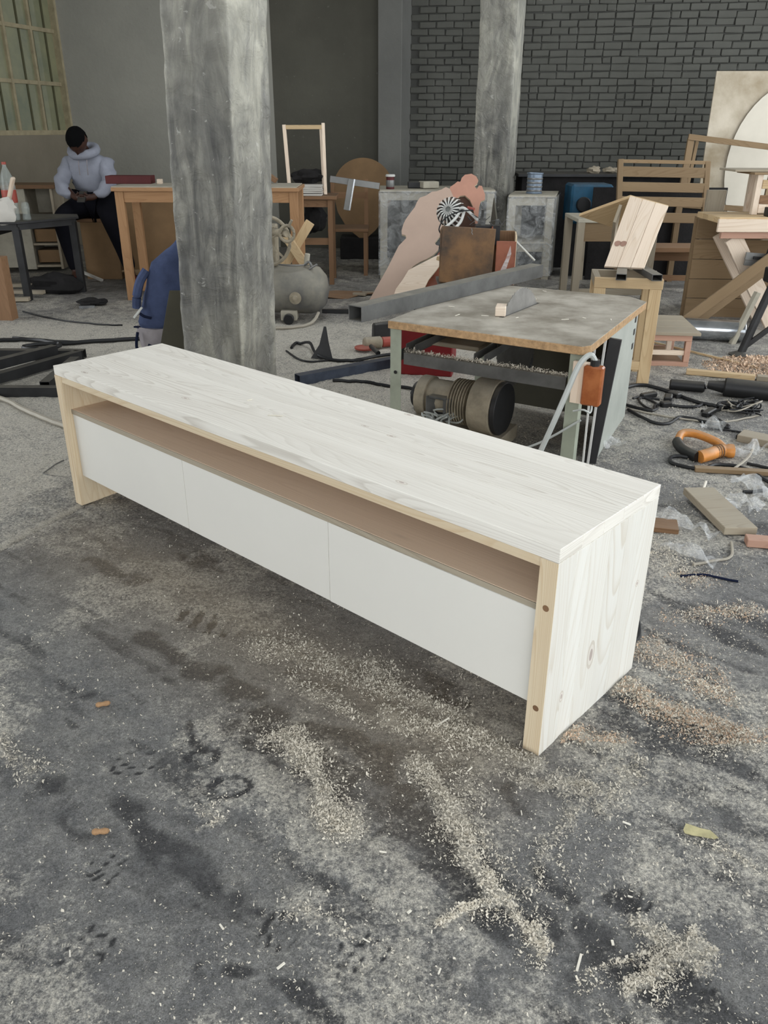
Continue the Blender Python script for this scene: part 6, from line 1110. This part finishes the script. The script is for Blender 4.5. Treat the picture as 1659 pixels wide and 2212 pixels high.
b2 = thing('black_adapter', 'small black cylindrical tool near the fallen pine stick', 'tool', (1.70, 4.49, 0)); m_ = MB(); m_.cyl((1.62, 4.52, 0.035), (1.80, 4.46, 0.035), 0.030, n=16); m_.build('body', 'black', b2, bevel=0.006, smooth=True)
cp2 = thing('cable_tangle', 'tangled dark wires with a plug beside the black tool', 'wires', (1.86, 4.10, 0)); rnd = random.Random(3)
for k in range(12): 
    P = [(1.86+rnd.uniform(-.10, .10), 4.09+rnd.uniform(-.09, .09), 0.01+rnd.random()*0.06) for _ in range(6)]; m_ = MB(); m_.tube(smoothpts(P, 5), 0.004 if k else 0.006, 6); m_.build('wire', 'hose' if k % 5 == 4 else 'cable', cp2, smooth=True)
add_cable('long black cable arching from the side sheet of the saw', [(1.30, 4.38, 0), (1.36, 4.50, 0.01), (1.48, 4.56, 0.01), (1.60, 4.42, 0), (1.68, 4.25, 0), (1.76, 4.17, 0), (1.86, 4.12, 0.01)], 0.010)
add_cable('black cable with a plug in the middle of the cable mess', [(1.28, 4.20, 0), (1.40, 4.10, 0), (1.45, 4.20, 0.01), (1.55, 4.18, 0.01), (1.65, 4.16, 0), (1.72, 4.22, 0.01), (1.78, 4.14, 0), (1.66, 4.05, 0)], 0.008)
add_cable('black cable forming a wide low loop near the saw panel', [(1.28, 4.12, 0), (1.34, 3.92, 0), (1.42, 3.90, 0), (1.52, 4.0, 0), (1.62, 3.92, 0), (1.70, 3.84, 0), (1.70, 3.92, 0.01), (1.66, 4.10, 0)], 0.008)
add_cable('black cable joining the two black tools', [(1.80, 4.46, 0.03), (1.88, 4.56, 0.02), (1.93, 4.60, 0.01), (1.95, 4.42, 0.04)], 0.008)
add_cable('thin pale cable stretched across the cable mess', [(1.28, 4.14, 0), (1.50, 3.99, 0), (1.70, 3.93, 0), (1.95, 4.05, 0)], 0.005, 'hose')
add_cable('small curled black cable end near the saw panel', [(1.36, 4.32, 0), (1.42, 4.34, 0), (1.46, 4.22, 0), (1.42, 4.12, 0), (1.38, 4.2, 0), (1.40, 4.33, 0.01), (1.50, 4.30, 0)], 0.006)
add_cable('black power cord looping below the orange tool body', [(1.40, 3.42, 0.02), (1.30, 3.44, 0), (1.27, 3.36, 0), (1.36, 3.28, 0), (1.46, 3.34, 0), (1.56, 3.30, 0), (1.62, 3.12, 0), (1.72, 2.92, 0)], 0.008)
add_cable('black cord curving in front of the flat brown stick', [(1.46, 3.05, 0), (1.54, 3.06, 0), (1.64, 3.14, 0), (1.70, 3.26, 0), (1.60, 3.36, 0)], 0.007)
add_cable('thin dark cord at the right edge behind the orange tool', [(1.60, 3.85, 0), (1.75, 3.78, 0), (1.95, 3.68, 0)], 0.005)
add_cable('pale bent wire stick below the thick board', [(1.05, 2.44, 0), (1.12, 2.47, 0), (1.20, 2.50, 0), (1.24, 2.60, 0)], 0.005, 'hose', 'bent_stick', 'stick')
add_cable('thin pale twig rising towards the orange tool', [(1.27, 3.0, 0.01), (1.34, 3.14, 0.02)], 0.005, 'chipwhite', 'twig', 'twig')
add_cable('curved pale twig from the brown stick to the right edge', [(1.50, 3.27, 0.02), (1.62, 3.40, 0.03), (1.74, 3.62, 0.02)], 0.006, 'hose', 'twig', 'twig')
add_cable('black cord poking out behind the near corner of the console', [(0.69, 1.95, 0.02), (0.74, 2.0, 0.0), (0.76, 2.10, 0.02), (0.72, 2.20, 0)], 0.006)
add_cable('blue black pen-like wire on the floor right of the console', [(0.98, 2.36, 0), (1.06, 2.37, 0), (1.16, 2.33, 0)], 0.004, 'navyfab')
for k, (x_, y_, l_, a_) in enumerate(((1.46, 4.36, .10, .3), (1.55, 4.30, .08, 1.2), (1.60, 4.36, .07, 2.2), (1.68, 4.05, .10, .8), (1.72, 3.70, .07, .5), (1.50, 4.19, .06, .2))):
    m_ = MB(); m_.box((x_, y_, 0.022), (l_, 0.04, 0.03), Matrix.Rotation(a_, 3, 'Z')); tag(m_.build('black_plug', 'black', bevel=0.006, jit=0.01), 'small black plug in the cable mess right of the saw, %s' % ('nearest the saw panel', 'by the round black tool', 'under that tool', 'at the wire tangle', 'by the short grey plank', 'in the middle loop')[k], 'plug', 'black plugs among the cables')
def film(name, c, sx, sy, rot, label, seed, h=0.04):
    m_ = MB(); G_ = 16; F = Matrix.Rotation(rot, 3, 'Z'); g_ = []
    for j in range(G_+1):
        row = []
        for i in range(G_+1):
            u_, v_ = (i/G_-.5)*sx, (j/G_-.5)*sy*(1+.35*math.sin(i*.6+seed)); p = Vector(c)+F @ Vector((u_, v_, 0)); q = Vector((u_*14+seed, v_*14, 0)); p.z = floor_z(p.x, p.y)+0.003+abs(noise.noise(q))*h*2; row.append(m_.bm.verts.new(p))
        g_.append(row)
    for j in range(G_):
        for i in range(G_): m_.bm.faces.new((g_[j][i], g_[j][i+1], g_[j+1][i+1], g_[j+1][i]))
    return tag(m_.build(name, 'film', smooth=True), label, 'plastic film')
film('plastic_film', (1.52, 3.10, 0), 0.20, 0.10, 1.9, 'crumpled clear film between orange tool and thick board', 1); film('plastic_film', (1.40, 2.92, 0), 0.14, 0.09, 2.2, 'clear film partly over the thick board', 2)
film('plastic_film', (1.08, 2.75, 0), 0.36, 0.07, 2.3, 'long clear film strip beside the console corner', 3); film('plastic_film', (1.62, 3.82, 0), 0.10, 0.12, 0.3, 'clear plastic cup-like wrapper above the orange tool', 4, 0.06)
film('plastic_film', (1.66, 3.48, 0), 0.18, 0.07, 0.6, 'clear film right of the open collar of the orange tool', 5); film('plastic_film', (1.06, 2.50, 0), 0.20, 0.07, 2.3, 'clear film on the sawdust near the bent pale stick', 6); film('plastic_film', (1.06, 3.62, 0), 0.12, 0.12, 0.2, 'clear film at the foot of the saw side sheet', 7, 0.03)
film('plastic_film', (1.60, 3.0, 0), 0.16, 0.08, 0.1, 'shiny film scrap at the right edge by the pale offcut', 8)
jg.scale = (0.74, 0.95, 0.82); jg.location.x -= 0.012
# leaf and peanut shells
m_ = MB(); lp = [(-0.035, 0.010), (-0.025, 0.024), (-0.012, 0.018), (0.004, 0.010), (0.022, 0.004), (0.034, -0.014), (0.024, -0.016), (0.012, -0.013), (-0.004, -0.008), (-0.020, -0.004), (-0.034, 0.002)]
m_.prism(lp, (0.670, 1.272, floor_z(.67, 1.27)+0.004), (1, 0.05, 0.05), (0, 1, 0.25), 0.0012); bmesh.ops.subdivide_edges(m_.bm, edges=m_.bm.edges[:], cuts=1); tag(m_.build('dry_leaf', 'leaf', jit=0.003), 'dry yellow-green leaf scrap on the floor at lower right', 'leaf')
for k, (x_, y_, a_, lab) in enumerate(((-0.717, 1.689, 0.3, 'peanut shell on the grey floor, the upper one of two'), (-0.592, 1.271, 0.1, 'peanut shell on the grey floor, the lower one of two'))):
    F = Matrix.Rotation(a_, 3, 'Z'); m_ = MB(); z_ = floor_z(x_, y_)+0.007; m_.lathe(tuple(Vector((x_, y_, z_)) - F @ Vector((0.020, 0, 0))), [(0.001, 0), (0.0052, 0.002), (0.0072, 0.008), (0.0052, 0.017), (0.0070, 0.026), (0.0052, 0.034), (0.001, 0.037)], 14, tuple(F @ Vector((1, 0, 0)))); tag(m_.build('peanut_shell', 'nut', smooth=True), lab, 'peanut shell')
# bigger loose chips, each one a thing
rnd = random.Random(21); CH = [(0.185, 2.0), (0.15, 1.62), (0.30, 1.33), (0.25, 1.10), (0.05, 1.08), (-0.03, 1.02), (0.42, 1.02), (0.35, 0.98), (0.06, 1.42), (-0.14, 1.12), (0.20, 1.46), (0.52, 1.30), (-0.30, 1.05), (-0.18, 0.97), (0.10, 0.96), (0.33, 1.55), (0.0, 1.22), (0.21, 1.56), (-0.56, 0.99), (0.48, 1.12)]
vch = []
for k, (x_, y_) in enumerate(CH):
    l_ = rnd.uniform(0.007, 0.018) if k not in (7, 1) else 0.036; a_ = rnd.uniform(0, 3.1); m_ = MB(); z_ = floor_z(x_, y_)+0.002
    dx, dy = l_*math.cos(a_)/2, l_*math.sin(a_)/2; m_.bar((x_-dx, y_-dy, z_), (x_+dx, y_+dy, z_+rnd.uniform(0, .004)), rnd.uniform(.002, .005), 0.0025); tag(m_.build('wood_chip', 'chipwhite', bevel=0.0004), 'small loose pale wood chip on the grey floor in the foreground', 'wood chip', 'loose wood chips in the foreground')
# sawdust spread on the floor
def on_floor(zone, thr, pw=1.0, base=0.0, nearbias=True):
    def fn(r, n_):
        m = n_*9; x = zone[0]+(zone[1]-zone[0])*r.rand(m); y = zone[2]+(zone[3]-zone[2])*r.rand(m)**(1.25 if nearbias else 1)
        d_ = pile_at(x+(vnoise(x, y, 9, 3)-.5)*.11, y+(vnoise(x, y, 9, 4)-.5)*.11); wide_ = pile_at(x+(vnoise(x, y, 4, 43)-.5)*.3, y+(vnoise(x, y, 4, 44)-.5)*.3); d_ = np.clip(d_*(vnoise(x, y, 18, 31, 4)*2.2-.25), 0, 1)**pw + base*vnoise(x, y, 5, 33, 4)**2*np.clip(0.55+0.5*(x+0.3), 0.35, 1.2) + 0.30*wide_*np.clip(vnoise(x, y, 12, 45, 4)*2-.4, 0, 1)
        dl = (x+1.217)*0.741-(y-2.947)*0.672; dd_ = (x+1.217)*0.672+(y-2.947)*0.741; ok = r.rand(m) < d_; ok &= ~(((dl > -.01) & (dl < .05) & (dd_ > -.01) & (dd_ < .48)) | ((dl > 2.09) & (dl < 2.15) & (dd_ > -.01) & (dd_ < .48)))
        x, y = x[ok][:n_], y[ok][:n_]; i = np.clip(np.searchsorted(gx, x)-1, 0, nx-2); j = np.clip(np.searchsorted(gy, y)-1, 0, ny-2); return np.stack([x, y, np.maximum(np.maximum(Z[j, i], Z[j+1, i+1]), np.maximum(Z[j+1, i], Z[j, i+1]))+0.0003], 1)
    return fn
flakes('sawdust', 'pale sawdust ridges and drifts spread over the foreground floor', on_floor((-1.7, 1.6, 0.85, 3.0), 0.2, 1.3, 0.0), 190000, 'chip', (0.0018, 0.0075), seed=5)
flakes('sawdust', 'fine pale specks of sawdust scattered thinly all over the floor', on_floor((-2.6, 2.2, 0.85, 4.6), 0.2, 3.0, 1.3), 130000, 'chip', (0.0012, 0.006), seed=6)
flakes('sawdust', 'warm pinkish sawdust patches right of the console', on_floor((0.35, 1.5, 1.55, 2.4), 0.2, 1.6, 0.0), 16000, 'chippink', (0.002, 0.007), seed=7)
